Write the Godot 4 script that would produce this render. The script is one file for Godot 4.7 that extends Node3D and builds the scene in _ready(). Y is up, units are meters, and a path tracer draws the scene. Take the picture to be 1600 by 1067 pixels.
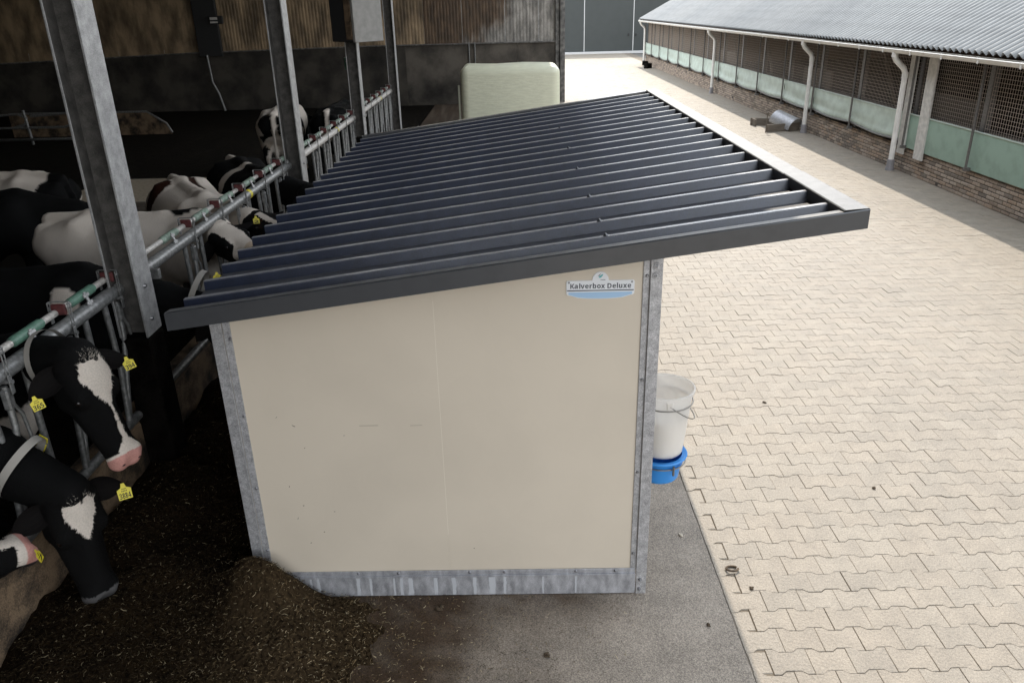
extends Node3D
# A calf house standing on a dairy farm feed alley, barn with cows on the left, paved yard and second barn on the right.

var rng := RandomNumberGenerator.new()
var M := {}
const SUN := Vector3(0.17, 1.0, -1.08)      # towards the sun
const EAVE_X := 1.92
const EAVE_Y := 6.5

# ------------------------------------------------------------------ mesh collector
class MB:
	var v := PackedVector3Array()
	var n := PackedVector3Array()
	var c := PackedColorArray()
	var idx := PackedInt32Array()
	var col := Color.WHITE
	var colored := false

	func put(p: Vector3, nn: Vector3) -> void:
		v.append(p)
		n.append(nn)
		c.append(col)

	func tri(a: Vector3, b: Vector3, d: Vector3, hint: Vector3) -> void:
		var nn := (b - a).cross(d - a)
		if nn.length_squared() < 1e-16:
			return
		nn = nn.normalized()
		if nn.dot(hint) >= 0.0:
			put(a, nn); put(d, nn); put(b, nn)
		else:
			put(a, -nn); put(b, -nn); put(d, -nn)

	func stri(a: Vector3, b: Vector3, d: Vector3, na: Vector3, nb: Vector3, nd: Vector3) -> void:
		var nn := (b - a).cross(d - a)
		if nn.length_squared() < 1e-18:
			return
		if nn.dot(na + nb + nd) >= 0.0:
			put(a, na); put(d, nd); put(b, nb)
		else:
			put(a, na); put(b, nb); put(d, nd)

	func poly(pts: Array, hint: Vector3) -> void:
		for i in range(1, pts.size() - 1):
			tri(pts[0], pts[i], pts[i + 1], hint)

	func box(ce: Vector3, s: Vector3, b := Basis(), bev := 0.0) -> void:
		var h := s * 0.5
		var ax: Array[Vector3] = [b.x, b.y, b.z]
		var hh: Array[float] = [h.x, h.y, h.z]
		bev = minf(bev, minf(hh[0], minf(hh[1], hh[2])) * 0.9)
		for a in 3:
			var p := (a + 1) % 3
			var q := (a + 2) % 3
			for sg in [-1.0, 1.0]:
				var o: Vector3 = ce + ax[a] * (hh[a] * sg)
				var u: Vector3 = ax[p] * (hh[p] - bev)
				var w: Vector3 = ax[q] * (hh[q] - bev)
				poly([o - u - w, o + u - w, o + u + w, o - u + w], ax[a] * sg)
		if bev <= 0.0:
			return
		for a in 3:
			var p := (a + 1) % 3
			var q := (a + 2) % 3
			for sa in [-1.0, 1.0]:
				for sp in [-1.0, 1.0]:
					var w: Vector3 = ax[q] * (hh[q] - bev)
					var e1: Vector3 = ce + ax[a] * (hh[a] * sa) + ax[p] * ((hh[p] - bev) * sp)
					var e2: Vector3 = ce + ax[a] * ((hh[a] - bev) * sa) + ax[p] * (hh[p] * sp)
					poly([e1 - w, e1 + w, e2 + w, e2 - w], ax[a] * sa + ax[p] * sp)
		for sx in [-1.0, 1.0]:
			for sy in [-1.0, 1.0]:
				for sz in [-1.0, 1.0]:
					var X: Vector3 = ax[0] * sx
					var Y: Vector3 = ax[1] * sy
					var Z: Vector3 = ax[2] * sz
					tri(ce + X * h.x + Y * (h.y - bev) + Z * (h.z - bev), ce + X * (h.x - bev) + Y * h.y + Z * (h.z - bev), ce + X * (h.x - bev) + Y * (h.y - bev) + Z * h.z, X + Y + Z)

	func bar(a: Vector3, b: Vector3, w: float, t: float, up := Vector3.UP, bev := 0.0) -> void:
		var d := (b - a).normalized()
		var side := d.cross(up)
		if side.length() < 1e-4:
			side = d.cross(Vector3.RIGHT)
		side = side.normalized()
		box((a + b) * 0.5, Vector3(w, t, (b - a).length()), Basis(side, d.cross(side) * -1.0, -d).orthonormalized(), bev)

	func tube(path: Array, r: Variant, sides := 10, caps := true) -> void:
		var m := path.size()
		var rings: Array = []
		var dirs: Array = []
		var nrm := Vector3.ZERO
		for i in m:
			var t: Vector3 = path[min(i + 1, m - 1)] - path[max(i - 1, 0)]
			t = t.normalized()
			if i == 0:
				nrm = t.cross(Vector3.UP if absf(t.y) < 0.9 else Vector3.RIGHT).normalized()
			else:
				nrm = (nrm - t * nrm.dot(t)).normalized()
			var bi := t.cross(nrm)
			var ring: Array = []
			var dd: Array = []
			var rr: float = r[i] if r is Array else r
			for k in sides:
				var an := TAU * k / sides
				var e: Vector3 = nrm * cos(an) + bi * sin(an)
				dd.append(e)
				ring.append(path[i] + e * rr)
			rings.append(ring)
			dirs.append(dd)
		for i in m - 1:
			for k in sides:
				var k2 := (k + 1) % sides
				stri(rings[i][k], rings[i][k2], rings[i + 1][k2], dirs[i][k], dirs[i][k2], dirs[i + 1][k2])
				stri(rings[i][k], rings[i + 1][k2], rings[i + 1][k], dirs[i][k], dirs[i + 1][k2], dirs[i + 1][k])
		if caps:
			poly(rings[0], path[0] - path[1])
			poly(rings[m - 1], path[m - 1] - path[m - 2])

	func lathe(prof: Array, xf: Transform3D, sides := 20, a0 := 0.0, a1 := TAU) -> void:
		for i in prof.size() - 1:
			var p: Vector2 = prof[i]
			var q: Vector2 = prof[i + 1]
			var t := q - p
			var n2 := Vector2(t.y, -t.x).normalized()
			for k in sides:
				var b0 := lerpf(a0, a1, float(k) / sides)
				var b1 := lerpf(a0, a1, float(k + 1) / sides)
				var c0 := Vector3(cos(b0), 0, sin(b0))
				var c1 := Vector3(cos(b1), 0, sin(b1))
				var na := xf.basis * (c0 * n2.x + Vector3(0, n2.y, 0))
				var nb := xf.basis * (c1 * n2.x + Vector3(0, n2.y, 0))
				var A := xf * (c0 * p.x + Vector3(0, p.y, 0))
				var B := xf * (c1 * p.x + Vector3(0, p.y, 0))
				var C := xf * (c1 * q.x + Vector3(0, q.y, 0))
				var D := xf * (c0 * q.x + Vector3(0, q.y, 0))
				stri(A, B, C, na, nb, nb)
				stri(A, C, D, na, nb, na)

	func prism(pg: PackedVector2Array, xf: Transform3D, depth: float) -> void:
		var t := Geometry2D.triangulate_polygon(pg)
		var zn := xf.basis.z.normalized()
		for i in range(0, t.size(), 3):
			var q: Array = []
			for k in 3:
				q.append(Vector3(pg[t[i + k]].x, pg[t[i + k]].y, 0))
			tri(xf * q[0], xf * q[1], xf * q[2], -zn)
			var o := Vector3(0, 0, depth)
			tri(xf * (q[0] + o), xf * (q[1] + o), xf * (q[2] + o), zn)
		var area := 0.0
		for i in pg.size():
			area += pg[i].cross(pg[(i + 1) % pg.size()])
		for i in pg.size():
			var a := pg[i]
			var b := pg[(i + 1) % pg.size()]
			var e := (b - a)
			var out := Vector2(e.y, -e.x) * signf(area)
			poly([xf * Vector3(a.x, a.y, 0), xf * Vector3(b.x, b.y, 0), xf * Vector3(b.x, b.y, depth), xf * Vector3(a.x, a.y, depth)], xf.basis * Vector3(out.x, out.y, 0))

	func ball(ce: Vector3, r: Vector3, b := Basis(), nu := 12, nv := 8) -> void:
		for j in nv:
			for i in nu:
				var q: Array = []
				var qn: Array = []
				for o in [[0, 0], [1, 0], [1, 1], [0, 1]]:
					var th: float = PI * (j + o[1]) / nv
					var ph: float = TAU * (i + o[0]) / nu
					var e := Vector3(sin(th) * cos(ph), cos(th), sin(th) * sin(ph))
					q.append(ce + b * (e * r))
					qn.append((b * (e / r)).normalized())
				stri(q[0], q[1], q[2], qn[0], qn[1], qn[2])
				stri(q[0], q[2], q[3], qn[0], qn[2], qn[3])

	func mesh() -> ArrayMesh:
		var a := []
		a.resize(Mesh.ARRAY_MAX)
		a[Mesh.ARRAY_VERTEX] = v
		a[Mesh.ARRAY_NORMAL] = n
		if colored:
			a[Mesh.ARRAY_COLOR] = c
		if idx.size():
			a[Mesh.ARRAY_INDEX] = idx
		var m := ArrayMesh.new()
		m.add_surface_from_arrays(Mesh.PRIMITIVE_TRIANGLES, a)
		return m

# ------------------------------------------------------------------ scene helpers
func put_mesh(called: String, m: Mesh, material: Material, parent: Node = self, at := Vector3.ZERO) -> MeshInstance3D:
	var o := MeshInstance3D.new()
	o.name = called
	o.mesh = m
	o.material_override = material
	o.position = at
	o.cast_shadow = GeometryInstance3D.SHADOW_CASTING_SETTING_ON
	parent.add_child(o, true)
	return o

func obj(called: String, st: MB, material: Material, parent: Node = self, at := Vector3.ZERO) -> MeshInstance3D:
	return put_mesh(called, st.mesh(), material, parent, at)

func thing(called: String, label: String, category: String, at := Vector3.ZERO, turn := 0.0, group := "") -> Node3D:
	var o := Node3D.new()
	o.name = called
	add_child(o, true)
	o.position = at
	o.rotation.y = turn
	tag(o, label, category, group)
	return o

func tag(o: Node, label: String, category: String, group := "") -> Node:
	o.set_meta("label", label)
	o.set_meta("category", category)
	if group:
		o.set_meta("group", group)
	return o

func holder(called: String, parent: Node) -> Node3D:
	var o := Node3D.new()
	o.name = called
	parent.add_child(o, true)
	return o

func multi(called: String, m: Mesh, xfs: Array, cols: Array, material: Material, parent: Node = self) -> MultiMeshInstance3D:
	var mm := MultiMesh.new()
	mm.transform_format = MultiMesh.TRANSFORM_3D
	mm.use_colors = cols.size() > 0
	mm.mesh = m
	mm.instance_count = xfs.size()
	for i in xfs.size():
		mm.set_instance_transform(i, xfs[i])
		if cols.size():
			mm.set_instance_color(i, cols[i])
	var o := MultiMeshInstance3D.new()
	o.name = called
	o.multimesh = mm
	o.material_override = material
	o.set_meta("kind", "stuff")
	parent.add_child(o, true)
	return o

func noise_tex(freq: float, oct: int, lo: float, hi: float, sd: int, size := 512, kind := FastNoiseLite.TYPE_SIMPLEX_SMOOTH, p0 := 0.08, p1 := 0.92, lo_c := Color.WHITE, hi_c := Color.WHITE) -> NoiseTexture2D:
	var f := FastNoiseLite.new()
	f.noise_type = kind
	f.frequency = freq
	f.fractal_octaves = oct
	f.seed = sd
	var t := NoiseTexture2D.new()
	t.width = size
	t.height = size
	t.seamless = true
	t.noise = f
	var g := Gradient.new()
	g.offsets = PackedFloat32Array([p0, p1])
	g.colors = PackedColorArray([Color(lo_c.r * lo, lo_c.g * lo, lo_c.b * lo).linear_to_srgb(), Color(hi_c.r * hi, hi_c.g * hi, hi_c.b * hi).linear_to_srgb()])
	t.color_ramp = g
	return t

func grain_tex(sd: int, freq: float, cloud: float, grain: float, size := 512, blotch := 0.0) -> ImageTexture:
	# soft clouds times single-pixel grain, around 1
	var f := FastNoiseLite.new()
	f.frequency = freq
	f.fractal_octaves = 6
	f.fractal_gain = 0.55
	f.seed = sd
	var im := f.get_seamless_image(size, size)
	im.convert(Image.FORMAT_L8)
	var d := im.get_data()
	var r := RandomNumberGenerator.new()
	r.seed = sd * 91 + 7
	for i in d.size():
		var v := d[i] / 255.0 - 0.5
		var k := 0.80 + v * cloud + (r.randf() - 0.5) * grain
		if blotch > 0.0 and r.randf() < 0.02:
			k += blotch * (r.randf() - 0.45)
		d[i] = int(clampf(k, 0.0, 1.0) * 255.0)
	return ImageTexture.create_from_image(Image.create_from_data(size, size, false, Image.FORMAT_L8, d))

func bump_tex(freq: float, oct: int, strength: float, sd: int, size := 512, kind := FastNoiseLite.TYPE_SIMPLEX_SMOOTH) -> NoiseTexture2D:
	var f := FastNoiseLite.new()
	f.noise_type = kind
	f.frequency = freq
	f.fractal_octaves = oct
	f.seed = sd
	var t := NoiseTexture2D.new()
	t.width = size
	t.height = size
	t.seamless = true
	t.noise = f
	t.as_normal_map = true
	t.bump_strength = strength
	return t

func mat(called: String, r: float, g: float, b: float, rough: float, metal := 0.0, tex: Texture2D = null, scale := 1.0, bump: Texture2D = null, bump_amount := 1.0, stretch := Vector3.ONE) -> StandardMaterial3D:
	var m := StandardMaterial3D.new()
	m.resource_name = called
	m.albedo_color = Color(r, g, b).linear_to_srgb()
	m.roughness = rough
	m.metallic = metal
	m.metallic_specular = 0.5
	if tex or bump:
		m.uv1_triplanar = true
		m.uv1_world_triplanar = true
		m.uv1_triplanar_sharpness = 4.0
		m.uv1_scale = Vector3.ONE * scale * stretch
	if tex:
		m.albedo_texture = tex
	if bump:
		m.normal_enabled = true
		m.normal_texture = bump
		m.normal_scale = bump_amount
	M[called] = m
	return m

func tinted(base: StandardMaterial3D, k: float, warm := 0.0) -> StandardMaterial3D:
	var m: StandardMaterial3D = base.duplicate()
	var l := base.albedo_color.srgb_to_linear()
	m.albedo_color = Color(l.r * k * (1.0 + warm), l.g * k, l.b * k * (1.0 - warm)).linear_to_srgb()
	return m

# ------------------------------------------------------------------ 
func _ready() -> void:
	rng.seed = 20240611
	var cam := Camera3D.new()
	cam.name = "camera"
	cam.position = Vector3(0, 3.0, 0)
	cam.rotation_degrees = Vector3(-23.2, 0.28, -1.45)
	cam.fov = 47.1
	cam.near = 0.05
	cam.far = 600.0
	add_child(cam)
	cam.current = true

	var we := WorldEnvironment.new()
	we.name = "world"
	var env := Environment.new()
	env.background_mode = Environment.BG_SKY
	var sky := Sky.new()
	var sm := ProceduralSkyMaterial.new()
	sm.sky_top_color = Color(0.70, 0.73, 0.77)
	sm.sky_horizon_color = Color(0.95, 0.95, 0.94)
	sm.sky_curve = 0.18
	sm.ground_horizon_color = Color(0.62, 0.60, 0.56)
	sm.ground_bottom_color = Color(0.35, 0.33, 0.30)
	sm.sun_angle_max = 1.0
	sky.sky_material = sm
	env.sky = sky
	env.background_energy_multiplier = 2.5
	env.tonemap_mode = Environment.TONE_MAPPER_LINEAR
	env.tonemap_exposure = 1.97
	env.sdfgi_enabled = true
	env.ssao_enabled = true
	env.ssil_enabled = true
	we.environment = env
	add_child(we)

	var sun := DirectionalLight3D.new()
	sun.name = "sun"
	sun.basis = Basis.looking_at(-SUN.normalized())
	sun.light_color = Color(1.0, 0.955, 0.89)
	sun.light_energy = 0.62
	sun.light_angular_distance = 0.5
	sun.shadow_enabled = true
	add_child(sun)

	materials()
	ground()
	paving()
	barn()
	right_barn()
	far_shed()
	calf_box()
	feed()
	fences()
	cows()
	clutter()

# ------------------------------------------------------------------ materials
func materials() -> void:
	var fine := noise_tex(0.02, 5, 0.72, 1.12, 1, 1024)
	var grit := bump_tex(0.25, 3, 3.0, 2)
	var soft := bump_tex(0.03, 4, 2.0, 3)
	mat("asphalt", 0.47, 0.40, 0.325, 0.85, 0, grain_tex(4, 0.012, 0.14, 0.36, 1024, 0.8), 0.26, bump_tex(0.3, 2, 2.0, 5, 1024), 0.35)
	M.asphalt.vertex_color_use_as_albedo = true
	mat("ground", 0.16, 0.15, 0.13, 0.95, 0, fine, 0.12)
	mat("bedding", 0.20, 0.165, 0.125, 1.0, 0, fine, 2.0)
	mat("paver", 0.455, 0.387, 0.302, 0.66, 0, grain_tex(6, 0.012, 0.10, 0.20, 1024, 0.45), 0.33, bump_tex(0.3, 2, 2.0, 7), 0.35)
	M.paver.vertex_color_use_as_albedo = true
	mat("panel", 0.60, 0.525, 0.425, 0.42, 0, noise_tex(0.006, 4, 0.94, 1.03, 8, 512), 0.35, soft, 0.05)
	mat("galvanised", 0.70, 0.69, 0.70, 0.5, 0.5, grain_tex(9, 0.05, 0.22, 0.26, 512), 0.7, soft, 0.12)
	mat("galvanised_rail", 0.66, 0.66, 0.69, 0.5, 0.5, grain_tex(10, 0.02, 0.30, 0.14, 512), 0.9, soft, 0.12, Vector3(1.6, 0.7, 1))
	mat("bolt", 0.32, 0.32, 0.33, 0.35, 0.9)
	mat("rubber", 0.02, 0.02, 0.02, 0.7)
	mat("anthracite", 1.0, 1.0, 1.0, 0.30, 0.0, grain_tex(11, 0.02, 0.2, 0.35, 512), 0.9, soft, 0.05)
	M.anthracite.vertex_color_use_as_albedo = true
	M.anthracite.metallic_specular = 0.62
	mat("anthracite_trim", 0.046, 0.048, 0.052, 0.26, 0.0, noise_tex(0.02, 4, 0.9, 1.1, 12, 512), 0.8)
	M.anthracite_trim.metallic_specular = 0.95
	mat("dusty_trim", 0.13, 0.13, 0.13, 0.5, 0.0, grain_tex(47, 0.02, 0.3, 0.4, 512), 0.9)
	mat("flashing", 0.155, 0.155, 0.155, 0.42, 0.0, grain_tex(48, 0.02, 0.3, 0.2, 512), 0.9)
	mat("steel_old", 0.20, 0.19, 0.175, 0.6, 0.15, grain_tex(13, 0.010, 0.8, 0.25, 512, 0.5), 0.8)
	mat("steel_web_shade", 0.105, 0.097, 0.088, 0.7, 0.1, grain_tex(43, 0.02, 0.45, 0.25, 512, 0.6), 0.8)  # same steel as the flanges, with the recess shade put into its colour
	mat("steel_light", 0.52, 0.51, 0.50, 0.5, 0.35, grain_tex(14, 0.02, 0.24, 0.25, 512, -0.5), 0.9)
	mat("tube", 0.36, 0.36, 0.35, 0.45, 0.5, grain_tex(15, 0.03, 0.4, 0.2, 512), 1.4)
	mat("white_tube", 0.50, 0.47, 0.43, 0.5, 0.1, noise_tex(0.04, 5, 0.55, 1.1, 16, 512), 1.5, soft, 0.2)
	mat("green_plastic", 0.09, 0.18, 0.13, 0.5, 0, noise_tex(0.05, 4, 0.6, 1.2, 17, 256), 2.0)
	mat("green_dusty", 0.24, 0.32, 0.25, 0.6, 0, grain_tex(49, 0.03, 0.5, 0.3, 256), 2.0)
	mat("red_plastic", 0.10, 0.022, 0.022, 0.55, 0, noise_tex(0.05, 4, 0.5, 1.2, 18, 256), 2.0)
	mat("concrete_dark", 0.008, 0.007, 0.006, 0.9, 0, noise_tex(0.012, 6, 0.35, 1.5, 19, 1024), 0.35, grit, 0.6)
	mat("concrete_brown", 0.20, 0.135, 0.080, 0.85, 0, grain_tex(20, 0.012, 1.3, 0.4, 512, 0.5), 0.45, grit, 0.3)
	M.concrete_dark.metallic_specular = 0.08
	mat("concrete_plinth", 0.070, 0.060, 0.048, 0.9, 0, grain_tex(21, 0.006, 0.8, 0.14, 1024), 0.13)
	mat("concrete_stained", 0.125, 0.108, 0.088, 0.9, 0, grain_tex(51, 0.005, 0.75, 0.2, 1024, -0.3), 0.15)
	mat("cladding_brown_grey", 1, 1, 1, 0.6, 0, grain_tex(52, 0.012, 0.5, 0.3, 1024), 0.2, soft, 0.1, Vector3(1.3, 0.6, 1))
	M.cladding_brown_grey.vertex_color_use_as_albedo = true
	mat("cladding", 0.40, 0.285, 0.17, 0.6, 0, grain_tex(22, 0.008, 0.7, 0.12, 1024), 0.16, soft, 0.1, Vector3(1.3, 0.5, 1))
	mat("cladding_clean", 0.44, 0.41, 0.37, 0.6, 0, noise_tex(0.02, 6, 0.7, 1.1, 23, 512), 0.3)
	mat("dark_floor", 0.0085, 0.0068, 0.0048, 0.85, 0, noise_tex(0.012, 6, 0.4, 1.6, 24, 1024), 0.3, grit, 0.8)
	M.dark_floor.metallic_specular = 0.2
	mat("sand", 0.36, 0.30, 0.22, 1.0, 0, fine, 0.6, soft, 1.0)
	mat("roof_sheet", 0.30, 0.30, 0.29, 0.75, 0, noise_tex(0.02, 6, 0.72, 1.12, 25, 1024), 0.25, null, 1.0, Vector3(0.6, 0.6, 2.0))
	M.roof_sheet.vertex_color_use_as_albedo = true
	mat("white_pvc", 0.80, 0.78, 0.74, 0.45, 0, noise_tex(0.015, 5, 0.82, 1.05, 26, 512), 0.6)
	mat("grey_pvc", 0.26, 0.25, 0.26, 0.6)
	mat("added_light_sheet", 0.85, 0.85, 0.82, 0.6)  # unseen translucent gable sheets, added for their glow
	M.added_light_sheet.backlight_enabled = true
	M.added_light_sheet.backlight = Color(1, 1, 0.98)
	mat("white_board", 0.60, 0.58, 0.54, 0.6, 0, noise_tex(0.02, 5, 0.75, 1.05, 27, 512), 0.8)
	mat("curtain", 0.27, 0.38, 0.31, 0.55, 0, noise_tex(0.012, 5, 0.82, 1.12, 28, 512), 0.5)
	mat("curtain_pale", 0.46, 0.54, 0.47, 0.5, 0, noise_tex(0.012, 5, 0.8, 1.1, 29, 512), 0.5)
	mat("post_grey", 0.16, 0.15, 0.14, 0.55, 0.3, noise_tex(0.04, 4, 0.6, 1.15, 30, 512), 1.2)
	mat("mesh_wire", 0.55, 0.47, 0.40, 0.6, 0.1)
	mat("brick", 0.34, 0.27, 0.21, 0.9, 0, noise_tex(0.03, 6, 0.6, 1.25, 31, 1024), 0.9, grit, 0.8)
	M.brick.vertex_color_use_as_albedo = true
	mat("mortar", 0.075, 0.06, 0.05, 1.0, 0, fine, 1.0)
	mat("barn_inside", 0.20, 0.125, 0.085, 0.9, 0, fine, 0.3)
	mat("wood_grey", 0.17, 0.14, 0.11, 0.85, 0, noise_tex(0.02, 6, 0.6, 1.2, 32, 512), 0.8, soft, 0.5, Vector3(0.5, 4, 2))
	mat("shed_door", 0.044, 0.051, 0.049, 0.55, 0, noise_tex(0.02, 4, 0.92, 1.06, 33, 256), 0.3)
	mat("shed_seam", 0.55, 0.55, 0.54, 0.5)
	mat("bale_wrap", 0.66, 0.66, 0.50, 0.4, 0, noise_tex(0.02, 5, 0.88, 1.05, 34, 512), 0.5, bump_tex(0.02, 5, 4.0, 35), 0.35, Vector3(0.4, 4.0, 0.4))
	mat("bucket_white", 0.84, 0.82, 0.79, 0.38)
	mat("milk", 0.80, 0.79, 0.77, 0.4)
	M.bucket_white.transparency = BaseMaterial3D.TRANSPARENCY_ALPHA
	M.bucket_white.albedo_color.a = 0.62
	M.bucket_white.backlight_enabled = true
	M.bucket_white.backlight = Color(0.95, 0.93, 0.9)
	mat("bucket_blue", 0.04, 0.26, 0.66, 0.38)
	M.bucket_blue.backlight_enabled = true
	M.bucket_blue.backlight = Color(0.1, 0.25, 0.5)
	mat("wire", 0.25, 0.24, 0.22, 0.4, 0.8)
	mat("hide", 1.0, 1.0, 1.0, 0.8, 0, noise_tex(0.06, 5, 0.78, 1.1, 36, 512), 3.0, bump_tex(0.12, 4, 6.0, 37), 0.7)
	M.hide.vertex_color_use_as_albedo = true
	M.hide.metallic_specular = 0.22
	mat("hide_black", 0.006, 0.0052, 0.005, 0.75, 0, null, 3.0)
	M.hide_black.metallic_specular = 0.15
	mat("ear_pink", 0.10, 0.055, 0.045, 0.8)
	mat("eye", 0.006, 0.004, 0.003, 0.08)
	mat("tag_yellow", 0.62, 0.52, 0.03, 0.5)
	mat("tag_dark", 0.10, 0.085, 0.012, 0.6)
	mat("nostril", 0.035, 0.012, 0.012, 0.5)
	mat("ink", 0.012, 0.011, 0.008, 0.7)
	mat("strap", 0.30, 0.28, 0.25, 0.8)
	mat("silage", 0.046, 0.031, 0.0165, 1.0, 0, noise_tex(0.03, 6, 0.2, 2.2, 38, 1024), 1.0, bump_tex(0.05, 5, 12.0, 39), 1.0)
	M.silage.metallic_specular = 0.15
	M.silage.vertex_color_use_as_albedo = true
	mat("straw", 1, 1, 1, 0.8)
	M.straw.metallic_specular = 0.2
	M.straw.vertex_color_use_as_albedo = true
	mat("sign_white", 0.74, 0.75, 0.77, 0.35)
	mat("sign_blue", 0.36, 0.53, 0.72, 0.4)
	mat("sign_ink", 0.055, 0.062, 0.075, 0.5)
	mat("sign_teal", 0.12, 0.42, 0.42, 0.5)
	M.paver.metallic_specular = 0.6
	mat("stain_white", 0.56, 0.49, 0.39, 0.9)
	mat("leaf", 0.06, 0.04, 0.022, 0.9)

# ------------------------------------------------------------------ ground and paving
func ground() -> void:
	var st := MB.new()
	st.poly([Vector3(-400, -0.05, -400), Vector3(400, -0.05, -400), Vector3(400, -0.05, 400), Vector3(-400, -0.05, 400)], Vector3.UP)
	obj("ground", st, M.ground).set_meta("kind", "structure")
	st = MB.new()
	st.colored = true
	var dn := FastNoiseLite.new()
	dn.seed = 31
	dn.frequency = 0.9
	dn.fractal_octaves = 5
	var xs: Array[float] = []
	for k in 46:
		xs.append(-2.51 + 3.622 * k / 45.0)
	var zs: Array[float] = []
	for k in 61:
		zs.append(-1.0 - 0.075 * k)
	for k in 30:
		zs.append(-5.6 - k * 1.1)
	zs.append(0.0)
	zs.append(2.0)
	zs.append(24.0)
	zs.sort()
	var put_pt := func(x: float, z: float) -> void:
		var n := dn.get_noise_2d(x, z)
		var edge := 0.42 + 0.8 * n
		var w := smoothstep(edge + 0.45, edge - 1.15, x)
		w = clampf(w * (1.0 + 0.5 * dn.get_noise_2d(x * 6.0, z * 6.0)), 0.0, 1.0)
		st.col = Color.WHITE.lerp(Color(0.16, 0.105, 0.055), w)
		st.put(Vector3(x, 0, z), Vector3.UP)
	for j in zs.size() - 1:
		for i in xs.size() - 1:
			for q in [[0, 0], [1, 0], [1, 1], [0, 0], [1, 1], [0, 1]]:
				put_pt.call(xs[i + q[0]], zs[j + q[1]])
	obj("feed_alley_asphalt", st, M.asphalt).set_meta("kind", "structure")
	st = MB.new()
	st.box(Vector3(-12.65, -0.03, -6.7), Vector3(20.2, 0.05, 41.2))
	obj("barn_floor", st, M.dark_floor).set_meta("kind", "structure")

func paver_mesh() -> ArrayMesh:
	var st := MB.new()
	var g := 0.0007
	var L := 0.1 - g
	var w := 0.0818 - 0.0013
	var q := 0.0607 - 0.0013
	var o: Array[Vector2] = [Vector2(-L, -w), Vector2(-0.0630, -w), Vector2(-0.0370, -q), Vector2(0.0370, -q), Vector2(0.0630, -w), Vector2(L, -w), Vector2(L, w), Vector2(0.0630, w), Vector2(0.0370, q), Vector2(-0.0370, q), Vector2(-0.0630, w), Vector2(-L, w)]
	var bv := 0.0022
	var top: Array[Vector3] = []
	var rim: Array[Vector3] = []
	for p in o:
		top.append(Vector3(p.x - signf(p.x) * bv, 0.0, p.y - signf(p.y) * bv))
		rim.append(Vector3(p.x, -0.0018, p.y))
	for i in o.size():
		var j := (i + 1) % o.size()
		st.tri(Vector3.ZERO, top[i], top[j], Vector3.UP)
		var mid := (rim[i] + rim[j]) * 0.5
		var e := rim[j] - rim[i]
		var out := Vector3(e.z, 0, -e.x)
		st.poly([top[i], top[j], rim[j], rim[i]], out.normalized() + Vector3.UP)
		st.poly([rim[i], rim[j], rim[j] + Vector3(0, -0.03, 0), rim[i] + Vector3(0, -0.03, 0)], out)
	return st.mesh()

func paving() -> void:
	var st := MB.new()
	st.box(Vector3(4.50, -0.0300, -24.0), Vector3(6.80, 0.05, 60.0))
	var base := obj("paving", st, M.bedding)
	base.set_meta("kind", "structure")
	var pm := paver_mesh()
	var near: Array = []
	var xfs: Array = []
	var cols: Array = []
	var mats: Array = []
	var tints: Array = [[1.0, 0.0], [0.97, 0.006], [1.02, -0.006], [0.99, 0.012], [0.945, -0.004], [1.01, 0.008]]
	for t in tints:
		mats.append(tinted(M.paver, t[0], t[1]))
	var patch := FastNoiseLite.new()
	patch.seed = 5
	patch.frequency = 0.35
	var pitch := 0.1425
	for k in 370:
		var z := -1.35 - k * pitch
		var sh := 0.0 if k % 2 == 0 else 0.1
		for i in 31:
			var x := 1.215 + sh + i * 0.2
			if x > 7.75:
				continue
			var tl := 0.010
			var bs := Basis(Vector3(1, rng.randfn(0, tl * 0.6), 0).normalized(), Vector3.UP, Vector3(0, rng.randfn(0, tl * 0.6), 1).normalized())
			bs = Basis(bs.x, bs.z.cross(bs.x).normalized(), bs.z).rotated(Vector3.UP, rng.randfn(0, 0.003))
			var xf := Transform3D(bs, Vector3(x + rng.randfn(0, 0.0004), rng.randfn(0, 0.0009) + 0.001, z + rng.randfn(0, 0.0006)))
			var p2 := patch.get_noise_2d(x, z)
			var ti := rng.randi_range(0, 5)
			if z < -2.4 and z > -4.15 and near.size() < 300 and absf(x - 0.62 * absf(z) - 0.75) < 5:
				var vis := (x - 0.0) / (-z) < 1.05
				if vis:
					near.append([xf, clampi(ti - int(signf(p2) * floorf(absf(p2) * 4.0)), 0, 5)])
					continue
			xfs.append(xf)
			var kk: float = tints[ti][0] * (1.0 + 0.09 * p2)
			cols.append(Color(kk * (1 + tints[ti][1]), kk, kk * (1 - tints[ti][1])))
	for e in near:
		var o := put_mesh("paver", pm, mats[e[1]], base)
		o.transform = e[0]
	var far := multi("paver_field", pm, xfs, cols, M.paver, base)
	# half stones and mortar fill every other row at the edge
	var half := MB.new()
	half.box(Vector3(0, -0.016, 0), Vector3(0.096, 0.032, 0.139), Basis(), 0.004)
	var hm := half.mesh()
	for k in 60:
		if k % 2 == 0:
			continue
		var zz := -1.35 - k * pitch
		var o := put_mesh("edge_stone", hm, mats[rng.randi_range(0, 5)], base)
		o.position = Vector3(1.1645 + rng.randfn(0, 0.002), rng.randfn(-0.001, 0.002), zz)

# ------------------------------------------------------------------ the barn on the left
func sill_y(x: float) -> float:
	if x > -4.0:
		return 1.88
	if x > -10.4:
		return lerpf(1.80, 1.88, (x + 10.4) / 6.4)
	return lerpf(1.58, 1.80, clampf((x + 18.0) / 7.6, 0, 1))

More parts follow.
